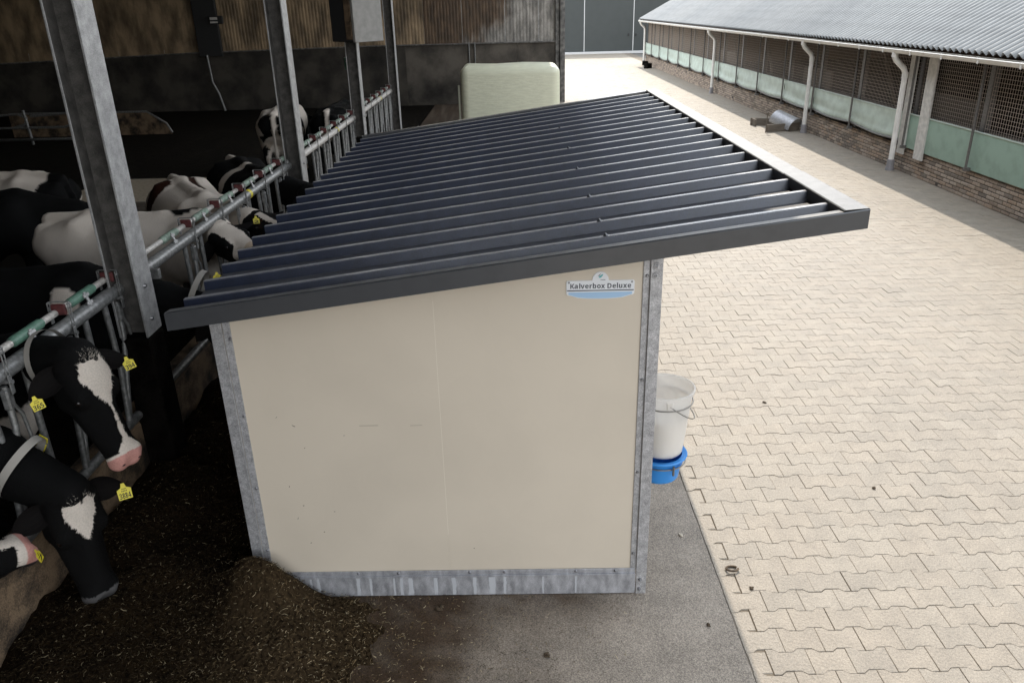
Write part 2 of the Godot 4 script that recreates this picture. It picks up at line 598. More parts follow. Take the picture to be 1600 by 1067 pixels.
func h_beam(st: MB, x1: float, z: float, y0: float, y1: float, depth := 0.185, width := 0.21) -> void:
	# flanges across x, right flange face at x1
	st.box(Vector3(x1 - 0.007, (y0 + y1) / 2, z), Vector3(0.014, y1 - y0, width), Basis(), 0.002)
	st.box(Vector3(x1 - depth + 0.007, (y0 + y1) / 2, z), Vector3(0.014, y1 - y0, width), Basis(), 0.002)

func barn() -> void:
	var t := thing("cow_barn", "dark open-sided cow barn with brown cladding, steel columns and concrete plinth", "barn")
	var ZE := -27.4
	# end wall: concrete plinth and ribbed panels
	var ew := holder("end_wall", t)
	var st := MB.new()
	var xs := [-20.0, -16.8, -13.5, -10.4, -7.5, -4.6, -3.4, -1.5, 0.3, 1.68]
	for i in xs.size() - 1:
		var a: float = xs[i]
		var b: float = xs[i + 1] - 0.006
		var pg := PackedVector2Array([Vector2(a, -0.05), Vector2(b, -0.05), Vector2(b, sill_y(b)), Vector2(a, sill_y(a))])
		st = MB.new()
		st.prism(pg, Transform3D(Basis(), Vector3(0, 0, ZE - 0.2)), 0.2)
		obj("plinth_slab", st, M.concrete_plinth if a < -3.5 else M.concrete_stained, ew)
	st = MB.new()
	for i in xs.size() - 1:
		var a: float = xs[i]
		var b: float = xs[i + 1]
		st.bar(Vector3(a, sill_y(a) + 0.012, ZE + 0.02), Vector3(b, sill_y(b) + 0.012, ZE + 0.02), 0.09, 0.035)
	obj("sill_flashing", st, M.steel_old, ew)
	# cladding panels, finely ribbed
	var wall_tone := FastNoiseLite.new()
	wall_tone.seed = 8
	wall_tone.fractal_octaves = 4
	wall_tone.frequency = 0.6
	var px := [-20.0, -18.6, -17.2, -15.81, -14.32, -12.84, -11.33, -9.86, -8.37, -6.9, -5.4, -3.95, -2.75, -1.5, -0.1, 1.0, 1.68]
	for i in px.size() - 1:
		var a: float = px[i] + 0.008
		var b: float = px[i + 1] - 0.008
		var top := 6.6 + (1.9 - (a + b) / 2) * 0.36 if b < -8.4 else 4.6
		st = MB.new()
		var nr := int((b - a) / 0.1)
		for k in nr:
			var u0 := lerpf(a, b, float(k) / nr)
			var u1 := lerpf(a, b, float(k + 1) / nr)
			var y0 := maxf(sill_y(u0), sill_y(u1)) + 0.03
			var w := (u1 - u0)
			var d := 0.006 if a > -10.0 else 0.0025
			var q := [Vector2(u0, 0), Vector2(u0 + w * 0.3, 0), Vector2(u0 + w * 0.42, d), Vector2(u0 + w * 0.88, d), Vector2(u1, 0)]
			var rows := 1 if a < -3.0 else 22
			for r in rows:
				var ya := lerpf(y0, top, float(r) / rows)
				var yb := lerpf(y0, top, float(r + 1) / rows)
				for s in 4:
					st.poly([Vector3(q[s].x, ya, ZE - 0.08 + q[s].y), Vector3(q[s + 1].x, ya, ZE - 0.08 + q[s + 1].y), Vector3(q[s + 1].x, yb, ZE - 0.08 + q[s + 1].y), Vector3(q[s].x, yb, ZE - 0.08 + q[s].y)], Vector3(0, 0, 1))
		if a > -3.0:
			# brown, turning paler grey towards the lower right
			st.colored = true
			for vi in st.v.size():
				var vx := st.v[vi].x
				var vy := st.v[vi].y
				var wob := wall_tone.get_noise_2d(vx * 1.4, vy * 1.4) * 0.9 + wall_tone.get_noise_2d(vx * 6.0, vy * 2.0) * 0.5
				var w0 := smoothstep(-0.45, 0.55, (vy - 1.95) - (vx + 1.0) * 0.95 + wob)
				st.c[vi] = Color(0.40, 0.37, 0.33).lerp(Color(0.15, 0.095, 0.055), w0) * (1.0 + 0.2 * wall_tone.get_noise_2d(vx * 14.0, vy))
		st.box(Vector3((a + b) / 2, (1.95 + top) / 2, ZE - 0.13), Vector3(b - a + 0.012, top - 1.95 + 0.05, 0.08))
		obj("cladding_panel", st, M.cladding if a < -3.0 else M.cladding_brown_grey, ew)
	# gable infill above the panels
	st = MB.new()
	st.prism(PackedVector2Array([Vector2(-20.2, -0.05), Vector2(1.6, -0.05), Vector2(1.6, 4.6), Vector2(-8.2, 4.6), Vector2(-8.2, 10.1), Vector2(-20.2, 14.4)]), Transform3D(Basis(), Vector3(0, 0, ZE - 0.42)), 0.2)
	obj("outer_skin", st, M.cladding_clean, ew)
	for k in 8:  # unseen translucent sheets, added to light the interior and the roof ribs
		var x1 := 1.66 - k * 1.25
		var x0 := x1 - 1.242
		st = MB.new()
		st.prism(PackedVector2Array([Vector2(x0, 4.55), Vector2(x1, 4.55), Vector2(x1, 6.5 + (1.92 - x1) * 0.36), Vector2(x0, 6.5 + (1.92 - x0) * 0.36)]), Transform3D(Basis(), Vector3(0, 0, ZE - 0.2)), 0.004)
		obj("added_light_sheet", st, M.added_light_sheet, ew)
	# right end post
	st = MB.new()
	st.box(Vector3(1.76, 3.25, ZE - 0.02), Vector3(0.16, 6.6, 0.34), Basis(), 0.01)
	st.box(Vector3(1.60, 3.25, ZE + 0.03), Vector3(0.13, 6.6, 0.05), Basis(), 0.006)
	obj("end_post", st, M.steel_old, t)
	for k in 2:
		st = MB.new()
		var x := -1.30 + k * 0.19
		st.tube([Vector3(x, 0.0, ZE + 0.05), Vector3(x, 1.93, ZE + 0.05)], 0.022, 8)
		obj("conduit", st, M.tube, t)
	st = MB.new()
	st.box(Vector3(-9.75, 4.2, ZE + 0.05), Vector3(0.75, 5.0, 0.16), Basis(), 0.01)
	obj("wall_post", st, M.rubber, t)
	st = MB.new()
	st.tube([Vector3(-9.85, 1.75, ZE + 0.2), Vector3(-9.8, 0.9, ZE + 0.22), Vector3(-9.62, 0.55, ZE + 0.3), Vector3(-9.5, -0.0, ZE + 0.3)], 0.035, 8)
	obj("water_pipe", st, M.tube, t)
	# steel columns
	var zs := [-0.62, -4.735, -8.955, -13.035, -17.335]
	for z in zs:
		st = MB.new()
		h_beam(st, -2.35, z, 1.10 if z > -17 else 0.0, 8.1)
		var c := obj("column", st, M.steel_light, t)
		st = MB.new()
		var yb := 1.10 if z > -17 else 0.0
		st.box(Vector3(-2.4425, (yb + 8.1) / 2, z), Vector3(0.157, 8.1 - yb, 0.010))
		st.box(Vector3(-2.5195, (yb + 8.1) / 2, z), Vector3(0.003, 8.1 - yb, 0.20))  # dark lining inside the flange: recess shade painted in
		obj("web", st, M.steel_web_shade, c)
		st = MB.new()
		st.box(Vector3(-2.445, 0.545, z), Vector3(0.20, 1.09, 0.215), Basis(), 0.01)
		if z > -17:
			obj("pedestal", st, M.concrete_dark, t)
		for y in [1.2, 1.42]:
			st = MB.new()
			st.lathe([Vector2(0.0, 0.012), Vector2(0.012, 0.012), Vector2(0.016, 0.0)], Transform3D(Basis(Vector3(0, 1, 0), Vector3(1, 0, 0), Vector3(0, 0, -1)), Vector3(-2.35, y, z + 0.01)), 6)
			obj("column_bolt", st, M.bolt, c)
	# roof
	var ang := atan(0.36)
	for k in 6:
		var z0 := -27.8 + k * 5.6
		st = MB.new()
		var len := 23.6
		st.box(Vector3(EAVE_X, EAVE_Y, z0 + 2.8) + Vector3(-cos(ang), sin(ang), 0) * len / 2 + Vector3(sin(ang), cos(ang), 0) * 0.06, Vector3(len, 0.12, 5.6 - 0.004), Basis(Vector3(0, 0, 1), -ang))
		obj("roof_panel", st, M.cladding_clean, t)
	for k in 8:
		st = MB.new()
		var x := 1.2 - k * 2.6
		var y := EAVE_Y + (EAVE_X - x) * 0.36 - 0.12
		st.box(Vector3(x, y, -11.2), Vector3(0.08, 0.2, 32.6), Basis(Vector3(0, 0, 1), -ang))
		obj("purlin", st, M.wood_grey, t)
	# left wall closes the barn; unseen rear wall has an opening added for light
	st = MB.new()
	st.box(Vector3(-20.3, 7.2, -11.3), Vector3(0.2, 14.6, 33.0))
	obj("side_wall", st, M.concrete_plinth, t)
	st = MB.new()
	st.prism(PackedVector2Array([Vector2(-20.2, -0.05), Vector2(-2.6, -0.05), Vector2(-2.6, 5.6), Vector2(1.6, 5.6), Vector2(1.6, 6.5), Vector2(-20.2, 14.3)]), Transform3D(Basis(), Vector3(0, 0, 5.0)), 0.2)
	obj("rear_wall", st, M.concrete_plinth, t)

# ------------------------------------------------------------------ the long building on the right
func right_barn() -> void:
	var t := thing("brick_stable", "long low stable with brick plinth, wire mesh openings, green wind curtains and grey corrugated roof", "barn")
	var X := 7.24
	var Z0 := -43.95
	var Z1 := 4.0
	# brick plinth
	var st := MB.new()
	st.box(Vector3(X + 0.10, 0.21, (Z0 + Z1) / 2), Vector3(0.19, 0.46, Z1 - Z0 - 0.02))
	var wall := obj("brick_plinth", st, M.mortar, t)
	var bs: Array = []
	for k in 4:
		var b := MB.new()
		b.box(Vector3.ZERO, Vector3(0.10, 0.051 + 0.002 * (k % 2), 0.205 + 0.003 * (k - 1)), Basis(), 0.006 + 0.001 * k)
		bs.append(b.mesh())
	var bm: Array = []
	for k in 6:
		bm.append(tinted(M.brick, [1.0, 0.82, 1.16, 0.68, 1.05, 1.3][k], [0.0, 0.05, 0.02, -0.03, 0.08, -0.02][k]))
	var near := 0
	var xfs: Array = []
	var cols: Array = []
	for j in 216:
		for i in 7:
			var z := -10.0 - j * 0.215 - (0.1075 if i % 2 else 0.0)
			if z < Z0 + 0.1:
				continue
			var y := 0.03 + i * 0.0615
			var xf := Transform3D(Basis(Vector3(0, 1, 0), rng.randfn(0, 0.008)), Vector3(X + 0.048 + rng.randfn(0, 0.0025), y, z))
			var k := rng.randi_range(0, 5)
			if near < 294:
				near += 1
				var o := put_mesh("brick", bs[rng.randi_range(0, 3)], bm[k], wall)
				o.transform = xf
			else:
				xfs.append(xf)
				var tk: float = [1.0, 0.82, 1.16, 0.68, 1.05, 1.3][k]
				cols.append(Color(tk, tk, tk))
	for j in 65:
		for i in 7:
			var z := -9.785 + j * 0.215 - (0.1075 if i % 2 else 0.0)
			if z > Z1 - 0.15:
				continue
			xfs.append(Transform3D(Basis(), Vector3(X + 0.048 + rng.randfn(0, 0.0025), 0.03 + i * 0.0615, z)))
			var tk := rng.randf_range(0.7, 1.2)
			cols.append(Color(tk, tk, tk))
	multi("brick_courses", bs[0], xfs, cols, M.brick, wall)
	st = MB.new()
	st.box(Vector3(X + 0.09, 0.455, (Z0 + Z1) / 2), Vector3(0.22, 0.035, Z1 - Z0), Basis(), 0.006)
	obj("plinth_cap", st, M.concrete_brown, t)
	# posts, mesh bays and curtains
	var pz := [4.0, 1.6, -0.75, -3.1, -5.4, -7.75, -10.1, -12.40, -14.55, -17.0, -19.25, -21.45, -23.7, -25.95, -28.2, -30.5, -32.8, -35.1, -37.4, -39.6, -41.8, -43.85]
	for i in pz.size():
		var z: float = pz[i]
		st = MB.new()
		st.box(Vector3(X + 0.10, 1.28, z), Vector3(0.10, 1.62, 0.12), Basis(), 0.006)
		obj("wall_post", st, M.post_grey, t)
		st = MB.new()
		st.tube([Vector3(X - 0.10, 0.47, z + 0.05), Vector3(X - 0.10, 2.06, z + 0.05)], 0.021, 8)
		st.box(Vector3(X - 0.08, 0.47, z + 0.05), Vector3(0.10, 0.05, 0.06))
		obj("guide_tube", st, M.post_grey, t)
		if i == pz.size() - 1:
			break
		var z2: float = pz[i + 1]
		# welded wire mesh
		st = MB.new()
		var p := 0.062 if z > -24 else 0.075
		var nz := int((z - z2 - 0.12) / p)
		var wr := 0.0032 if z > -24 else 0.0042
		for k in nz + 1:
			var zz := z - 0.06 - k * p
			st.tube([Vector3(X + 0.07, 1.02, zz), Vector3(X + 0.07, 2.08, zz)], wr, 4, false)
		for k in int(1.06 / p) + 1:
			st.tube([Vector3(X + 0.076, 1.03 + k * p, z - 0.05), Vector3(X + 0.076, 1.03 + k * p, z2 + 0.05)], wr, 4, false)
		var ms := obj("wire_mesh", st, M.mesh_wire, t)
		ms.set_meta("kind", "stuff")
		# wind curtain: slack fabric, near bays taut
		st = MB.new()
		var taut := z > -14.4
		var nu := 26
		var nv := 14
		var sag := 0.0 if taut else rng.randf_range(0.03, 0.07)
		var grid: Array = []
		for a in nu + 1:
			var row: Array = []
			var u := float(a) / nu
			var zz := lerpf(z + 0.01, z2 + 0.01, u)
			for b in nv + 1:
				var w := float(b) / nv
				var bottom := 0.46 if taut else 0.60 - sag * sin(PI * u) - 0.02
				var fold := 0.0
				if not taut:
					fold = 0.025 * exp(-pow((w - 0.12) / 0.12, 2)) + 0.008 * sin(u * 9.0 + w * 5.0 + z) * (1 - w) + 0.018 * sin(u * 3.2 - w * 7.0 + z * 2.0) * (1.0 - w) * w * 2.0
				row.append(Vector3(X - 0.035 - fold - 0.01 * sin(w * PI), lerpf(bottom, 1.045, w), zz))
			grid.append(row)
		for a in nu:
			for b in nv:
				var q := [grid[a][b], grid[a + 1][b], grid[a + 1][b + 1], grid[a][b + 1]]
				var nn: Array = []
				for e in [[a, b], [a + 1, b], [a + 1, b + 1], [a, b + 1]]:
					var du: Vector3 = grid[min(e[0] + 1, nu)][e[1]] - grid[max(e[0] - 1, 0)][e[1]]
					var dv: Vector3 = grid[e[0]][min(e[1] + 1, nv)] - grid[e[0]][max(e[1] - 1, 0)]
					var nx := du.cross(dv).normalized()
					nn.append(nx if nx.x < 0 else -nx)
				st.stri(q[0], q[1], q[2], nn[0], nn[1], nn[2])
				st.stri(q[0], q[2], q[3], nn[0], nn[2], nn[3])
		var cu := obj("wind_curtain", st, M.curtain if taut else M.curtain_pale, t)
		st = MB.new()
		st.tube([grid[0][nv] + Vector3(-0.004, 0, 0), grid[nu][nv] + Vector3(-0.004, 0, 0)], 0.014, 6)
		obj("hem_tube", st, M.curtain_pale, cu)
		if not taut:
			st = MB.new()
			var pth: Array = []
			for a in nu + 1:
				pth.append(grid[a][0] + Vector3(-0.01, 0, 0))
			st.tube(pth, 0.022, 6)
			obj("bottom_tube", st, M.post_grey, cu)
	# ledge behind the curtain tops
	st = MB.new()
	st.box(Vector3(X + 0.16, 1.0, (Z0 + Z1) / 2), Vector3(0.18, 0.05, Z1 - Z0 - 0.02))
	obj("ledge", st, M.wood_grey, t)
	# white boards beside the near downpipe
	for z in [-13.95, -14.62]:
		st = MB.new()
		st.box(Vector3(X - 0.06, 1.20, z), Vector3(0.035, 1.74, 0.30 if z > -14.3 else 0.24), Basis(), 0.004)
		obj("white_board", st, M.white_board, t)
	# wall plate and gutter
	st = MB.new()
	st.box(Vector3(X + 0.10, 2.12, (Z0 + Z1) / 2), Vector3(0.16, 0.10, Z1 - Z0))
	obj("wall_plate", st, M.wood_grey, t)
	st = MB.new()
	var GX := 6.865
	var GY := 2.135
	var prof: Array[Vector2] = []
	for k in 9:
		var an := PI + PI * k / 8
		prof.append(Vector2(cos(an) * 0.068, sin(an) * 0.068))
	for k in 8:
		for s in [1.0, 0.93]:
			var a: Vector2 = prof[k] * s
			var b: Vector2 = prof[k + 1] * s
			var na := Vector3(a.x, a.y, 0).normalized() * (1 if s == 1.0 else -1)
			var nb := Vector3(b.x, b.y, 0).normalized() * (1 if s == 1.0 else -1)
			var A := Vector3(GX + a.x, GY + a.y, Z0 - 0.1)
			var B := Vector3(GX + b.x, GY + b.y, Z0 - 0.1)
			var dz := Vector3(0, 0, Z1 - Z0 + 0.2)
			st.stri(A, B, B + dz, na, nb, nb)
			st.stri(A, B + dz, A + dz, na, nb, na)
	st.tube([Vector3(GX - 0.07, GY, Z0 - 0.1), Vector3(GX - 0.07, GY, Z1 + 0.1)], 0.010, 6)
	st.tube([Vector3(GX + 0.066, GY + 0.012, Z0 - 0.1), Vector3(GX + 0.066, GY + 0.012, Z1 + 0.1)], 0.006, 6)
	st.box(Vector3(GX, GY - 0.02, Z0 - 0.1), Vector3(0.13, 0.10, 0.012))
	var gut := obj("gutter", st, M.white_pvc, t)
	for k in 46:
		st = MB.new()
		var z := Z1 - 0.4 - k * 1.04
		st.box(Vector3(GX - 0.066, GY - 0.03, z), Vector3(0.016, 0.085, 0.03), Basis(), 0.003)
		obj("gutter_bracket", st, M.white_pvc, gut)
	for z in [-0.4, -5.2, -9.95, -14.75, -19.42, -28.75, -43.7]:
		var pp := Vector3(7.10, 0, z)
		st = MB.new()
		st.tube([Vector3(GX, GY - 0.05, z), Vector3(GX, GY - 0.12, z), Vector3(GX + 0.03, GY - 0.18, z), Vector3(7.06, GY - 0.33, z), Vector3(7.10, GY - 0.42, z), Vector3(7.10, 0.16, z)], 0.050, 14)
		st.tube([Vector3(7.10, GY - 0.50, z), Vector3(7.10, GY - 0.40, z)], 0.056, 14)
		st.tube([Vector3(GX, GY - 0.13, z), Vector3(GX, GY - 0.04, z)], 0.056, 14)
		var dp := obj("downpipe", st, M.white_pvc, t)
		st = MB.new()
		st.lathe([Vector2(0.062, 0.20), Vector2(0.066, 0.20), Vector2(0.066, 0.05), Vector2(0.078, 0.05), Vector2(0.078, 0.0)], Transform3D(Basis(), pp), 14)
		st.lathe([Vector2(0.0, 0.20), Vector2(0.064, 0.20)], Transform3D(Basis(), pp), 14)
		obj("drain_socket", st, M.grey_pvc, dp)
	# corrugated roof
	var slope := 0.525
	var xr := 14.6
	var x0 := 6.86
	var pit := 0.177
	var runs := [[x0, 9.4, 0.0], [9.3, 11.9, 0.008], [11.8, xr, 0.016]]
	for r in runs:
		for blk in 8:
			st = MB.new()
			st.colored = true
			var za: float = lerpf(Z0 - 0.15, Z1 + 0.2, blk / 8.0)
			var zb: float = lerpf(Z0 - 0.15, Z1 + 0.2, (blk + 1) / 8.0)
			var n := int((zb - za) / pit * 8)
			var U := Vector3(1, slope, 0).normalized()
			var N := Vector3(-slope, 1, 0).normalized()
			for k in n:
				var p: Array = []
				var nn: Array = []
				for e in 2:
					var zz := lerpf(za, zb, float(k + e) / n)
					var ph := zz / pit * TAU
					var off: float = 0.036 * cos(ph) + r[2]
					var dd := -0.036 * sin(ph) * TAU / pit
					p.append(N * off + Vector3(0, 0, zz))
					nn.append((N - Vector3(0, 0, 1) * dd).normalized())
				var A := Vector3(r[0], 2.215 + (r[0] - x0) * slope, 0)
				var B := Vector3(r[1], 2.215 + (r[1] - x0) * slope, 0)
				var ridge_shade := 0.74 + 0.34 * cos(lerpf(za, zb, (k + 0.5) / n) / pit * TAU) + rng.randf_range(-0.04, 0.04)  # light ridges, dark valleys: sun and shade put into the vertex colour
				st.col = Color(ridge_shade, ridge_shade, ridge_shade)
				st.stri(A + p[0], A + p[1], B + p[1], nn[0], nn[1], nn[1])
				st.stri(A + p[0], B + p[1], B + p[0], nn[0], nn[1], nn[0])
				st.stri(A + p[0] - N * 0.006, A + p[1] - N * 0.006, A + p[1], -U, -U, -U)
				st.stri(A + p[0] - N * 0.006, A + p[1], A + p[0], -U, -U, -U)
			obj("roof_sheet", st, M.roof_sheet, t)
	st = MB.new()
	st.bar(Vector3(xr, 2.2 + (xr - x0) * slope, (Z0 + Z1) / 2) + Vector3(0, -0.04, 0), Vector3(22.4, 2.15, (Z0 + Z1) / 2), Z1 - Z0, 0.05)
	st.bar(Vector3(x0 + 0.12, 2.10, (Z0 + Z1) / 2), Vector3(xr, 2.10 + (xr - x0 - 0.12) * slope, (Z0 + Z1) / 2), Z1 - Z0 - 0.02, 0.05)
	obj("roof_underlay", st, M.barn_inside, t)
	st = MB.new()
	for k in 13:
		var a := float(k) / 12
		st.bar(Vector3(lerpf(x0, xr, a), 2.13 + lerpf(x0, xr, a) * slope - x0 * slope, Z0 - 0.14), Vector3(lerpf(x0, xr, minf(a + 1.0 / 12, 1.0)) + 0.001, 2.13 + (lerpf(x0, xr, minf(a + 1.0 / 12, 1.0)) - x0) * slope, Z0 - 0.14), 0.03, 0.13)
	obj("verge_board", st, M.white_board, t)
	# inside: rear wall, gables, floor, a beam and pale boards
	st = MB.new()
	st.box(Vector3(22.3, 1.2, (Z0 + Z1) / 2), Vector3(0.2, 2.5, Z1 - Z0))
	obj("rear_wall", st, M.barn_inside, t)
	for z in [Z0 + 0.1, Z1 - 0.1]:
		st = MB.new()
		st.prism(PackedVector2Array([Vector2(7.33, -0.05), Vector2(22.2, -0.05), Vector2(22.2, 2.2), Vector2(xr, 2.05 + (xr - x0) * slope), Vector2(7.33, 2.1)]), Transform3D(Basis(), Vector3(0, 0, z - 0.1)), 0.18)
		obj("gable_wall", st, M.brick_plain if M.has("brick_plain") else M.barn_inside, t)
	st = MB.new()
	st.box(Vector3(14.9, -0.02, (Z0 + Z1) / 2), Vector3(14.6, 0.05, Z1 - Z0 - 0.3))
	obj("stable_floor", st, M.dark_floor, t)
	for e in [[-16.6, 2.4], [-24.0, 2.2], [-34.0, 2.6]]:
		st = MB.new()
		st.box(Vector3(9.0, 0.72, e[0]), Vector3(0.06, 0.75, e[1]))
		obj("pen_board", st, M.wood_grey, t)
	for z in [-18.6, -22.6, -27.0, -31.0]:
		st = MB.new()
		st.bar(Vector3(8.2, 2.5, z), Vector3(8.2, 0.9, z + 1.3), 0.06, 0.06)
		obj("brace", st, M.wood_grey, t)

# ------------------------------------------------------------------ the shed at the far end of the yard
func far_shed() -> void:
	var t := thing("machine_shed", "dark grey machine shed with tall sliding doors across the end of the yard", "shed", Vector3(4.7, 0, -54.0))
	var st := MB.new()
	st.box(Vector3(0, 2.0, -6.0), Vector3(26, 4.0, 11.6))
	obj("wall", st, M.shed_door, t)
	for k in 8:
		st = MB.new()
		var x := -12.6 + k * 3.16
		st.box(Vector3(x + 1.58 + 0.15, 2.05, -0.15), Vector3(3.10, 3.8, 0.06), Basis(), 0.008)
		var d := obj("door", st, M.shed_door, t)
		st = MB.new()
		st.box(Vector3(x + 0.15, 2.05, -0.14), Vector3(0.05, 3.8, 0.05))
		obj("door_edge", st, M.shed_seam, d)
		st = MB.new()
		st.box(Vector3(x + (0.30 if k % 2 else 3.0), 1.1, -0.10), Vector3(0.10, 0.16, 0.04), Basis(), 0.01)
		obj("door_handle", st, M.rubber, d)
	st = MB.new()
	st.box(Vector3(0, 0.05, -0.1), Vector3(26, 0.16, 0.3), Basis(), 0.01)
	obj("plinth", st, M.shed_seam, t)
	st = MB.new()
	st.bar(Vector3(0, 4.1, 0.2), Vector3(0, 5.6, -6.0), 26.6, 0.12)
	st.bar(Vector3(0, 5.6, -6.0), Vector3(0, 4.1, -12.2), 26.6, 0.12)
	obj("roof", st, M.roof_sheet, t)

# ------------------------------------------------------------------ the calf house
func dome(st: MB, at: Vector3, axis: Vector3, r: float, h: float, sides := 8) -> void:
	var y := axis.normalized()
	var x := y.cross(Vector3(0.3, 0.2, 0.9)).normalized()
	st.lathe([Vector2(0.0, h), Vector2(r * 0.6, h * 0.92), Vector2(r, h * 0.3), Vector2(r, 0)], Transform3D(Basis(x, y, x.cross(y)), at), sides)

func calf_box() -> void:
	var ZF := -3.44
	var ZB := -8.05
	var XL := -1.455
	var XR := 0.685
	var t := thing("calf_house", "cream panel calf house on galvanised frame with dark ribbed lean-to roof", "calf house", Vector3(0, 0, 0))
	var rise := 0.389 / 3.023
	var roof_y := func(x: float) -> float: return 1.72 + (x + 1.533) * rise
	# front wall turned a touch, as it stands
	var fw := holder("front_wall", t)
	fw.position = Vector3(XR, 0, ZF + 0.02)
	fw.rotation.y = deg_to_rad(-0.8)
	var W := XR - XL
	var st := MB.new()
	var seam := -0.385 - XR
	for e in [[-W + 0.05, seam - 0.0002], [seam + 0.0002, -0.045]]:
		st = MB.new()
		var a: float = e[0]
		var b: float = e[1]
		st.prism(PackedVector2Array([Vector2(a, 0.14), Vector2(b, 0.14), Vector2(b, roof_y.call(b + XR) - 0.01), Vector2(a, roof_y.call(a + XR) - 0.01)]), Transform3D(Basis(), Vector3(0, 0, -0.06)), 0.04)
		obj("wall_panel", st, M.panel, fw)
	# scratches and nicks on the panel
	st = MB.new()
	for e in [[-0.75, 1.075, 0.16, 0.002, 0.0], [-0.51, 1.072, 0.10, 0.0015, 0.01], [-1.13, 1.08, 0.03, 0.005, -0.5], [-1.09, 0.95, 0.012, 0.004, 0.7], [-1.21, 1.13, 0.02, 0.003, 0.9], [-1.05, 0.43, 0.012, 0.006, 0.4], [-1.18, 0.52, 0.02, 0.004, 1.2], [-1.14, 0.60, 0.012, 0.007, 0.2], [-1.2, 0.72, 0.014, 0.006, 1.3], [-0.98, 0.56, 0.01, 0.006, 0.2], [-0.25, 0.31, 0.01, 0.006, 0.0], [-1.13, 0.36, 0.012, 0.006, 0.6], [-0.88, 1.02, 0.015, 0.003, 0.1]]:
		st.box(Vector3(e[0] - XR, e[1], -0.0195), Vector3(e[2] * 0.6, e[3] * 0.6, 0.0016), Basis(Vector3(0, 0, 1), e[4]))
	var sb := MB.new()
	sb.box(Vector3(seam, 1.07, -0.0198), Vector3(0.0016, 1.33, 0.0012))
	obj("joint_bead", sb, mat("bead", 0.74, 0.68, 0.58, 0.5), fw)
	obj("scratches", st, M.wood_grey, fw).set_meta("kind", "stuff")
	# corner posts and flat strips, front
	for s in 2:
		st = MB.new()
		var xo := -W if s == 0 else 0.0
		var dir := 1.0 if s == 0 else -1.0
		var yt: float = roof_y.call(xo + XR) - 0.012
		st.box(Vector3(xo + dir * 0.0275, yt / 2, -0.008), Vector3(0.055, yt, 0.006), Basis(), 0.0015)
		st.box(Vector3(xo + dir * 0.003, yt / 2, -0.045), Vector3(0.006, yt, 0.068), Basis(), 0.0015)
		st.box(Vector3(xo + dir * 0.0545, yt / 2 + 0.08, -0.0075), Vector3(0.005, yt - 0.16, 0.014), Basis(), 0.0015)
		obj("corner_post", st, M.galvanised, fw)
		st = MB.new()
		var sw := 0.036 if s == 0 else 0.030
		var ys: float = roof_y.call(xo + dir * 0.075 + XR) - 0.014
		st.box(Vector3(xo + dir * (0.0585 + sw / 2), (0.168 + ys) / 2, -0.016), Vector3(sw, ys - 0.168, 0.005), Basis(), 0.0012)
		obj("trim_strip", st, M.galvanised, fw)
	# bottom rail
	st = MB.new()
	st.box(Vector3(-W / 2, 0.0715, -0.0085), Vector3(W - 0.118, 0.131, 0.006), Basis(), 0.0015)
	st.box(Vector3(-W / 2, 0.136, -0.0085), Vector3(W - 0.120, 0.004, 0.010), Basis(), 0.001)
	st.box(Vector3(-W / 2, 0.153, -0.0140), Vector3(W - 0.120, 0.030, 0.006), Basis(), 0.0015)
	st.box(Vector3(-W / 2, 0.012, -0.03), Vector3(W - 0.13, 0.012, 0.05))
	obj("bottom_rail", st, M.galvanised_rail, fw)
	# pale zinc runs down the rail
	st = MB.new()
	for e in [[-1.16, 0.006], [-1.12, 0.010], [-0.90, 0.012], [-0.83, 0.008], [-0.70, 0.007], [-0.66, 0.010], [-0.61, 0.018], [-0.47, 0.012], [-0.37, 0.014], [-0.255, 0.012], [-0.16, 0.022], [-0.09, 0.010], [0.12, 0.005], [0.3, 0.006]]:
		var pts := PackedVector2Array()
		for k in 7:
			pts.append(Vector2(e[0] - XR + e[1] * rng.randf_range(0.5, 1.0), 0.010 + 0.115 * k / 6.0))
		for k in 7:
			pts.append(Vector2(e[0] - XR - e[1] * rng.randf_range(0.5, 1.0), 0.125 - 0.115 * k / 6.0))
		st.prism(pts, Transform3D(Basis(), Vector3(0, 0, -0.0055)), 0.0012)
	obj("zinc_runs", st, mat("zinc_run", 0.54, 0.55, 0.575, 0.55, 0.3), fw).set_meta("kind", "stuff")
	# bolts
	for p in [[-1.372, 1.564], [-1.374, 1.142], [-1.376, 0.717], [-1.376, 0.319], [0.620, 1.842], [0.618, 1.310], [0.617, 0.781], [0.615, 0.268]]:
		st = MB.new()
		dome(st, Vector3(p[0] - XR + (0.004 if p[0] < 0 else -0.006), p[1], -0.0135), Vector3(0, 0, 1), 0.0085, 0.008)
		obj("bolt", st, M.bolt, fw)
	for x in [-1.285, -0.893, -0.672, -0.28, -0.09, 0.30, 0.515]:
		st = MB.new()
		dome(st, Vector3(x - XR, 0.155, -0.011), Vector3(0, 0, 1), 0.0085, 0.008)
		obj("bolt", st, M.bolt, fw)
	for p in [[0.660, 1.890], [0.658, 1.845], [0.654, 0.100], [0.652, 0.036]]:
		st = MB.new()
		var at := Vector3(p[0] - XR - 0.003, p[1], -0.005)
		if p[1] > 1:
			st.lathe([Vector2(0.009, 0.004), Vector2(0.016, 0.004), Vector2(0.018, 0.0)], Transform3D(Basis(Vector3(1, 0, 0), Vector3(0, 0, 1), Vector3(0, -1, 0)), at), 14)
		st.lathe([Vector2(0.0, 0.011), Vector2(0.009, 0.010), Vector2(0.0105, 0.0)], Transform3D(Basis(Vector3(1, 0, 0), Vector3(0, 0, 1), Vector3(0, -1, 0)), at), 6)
		dome(st, at + Vector3(0, 0, 0.01), Vector3(0, 0, 1), 0.005, 0.008)
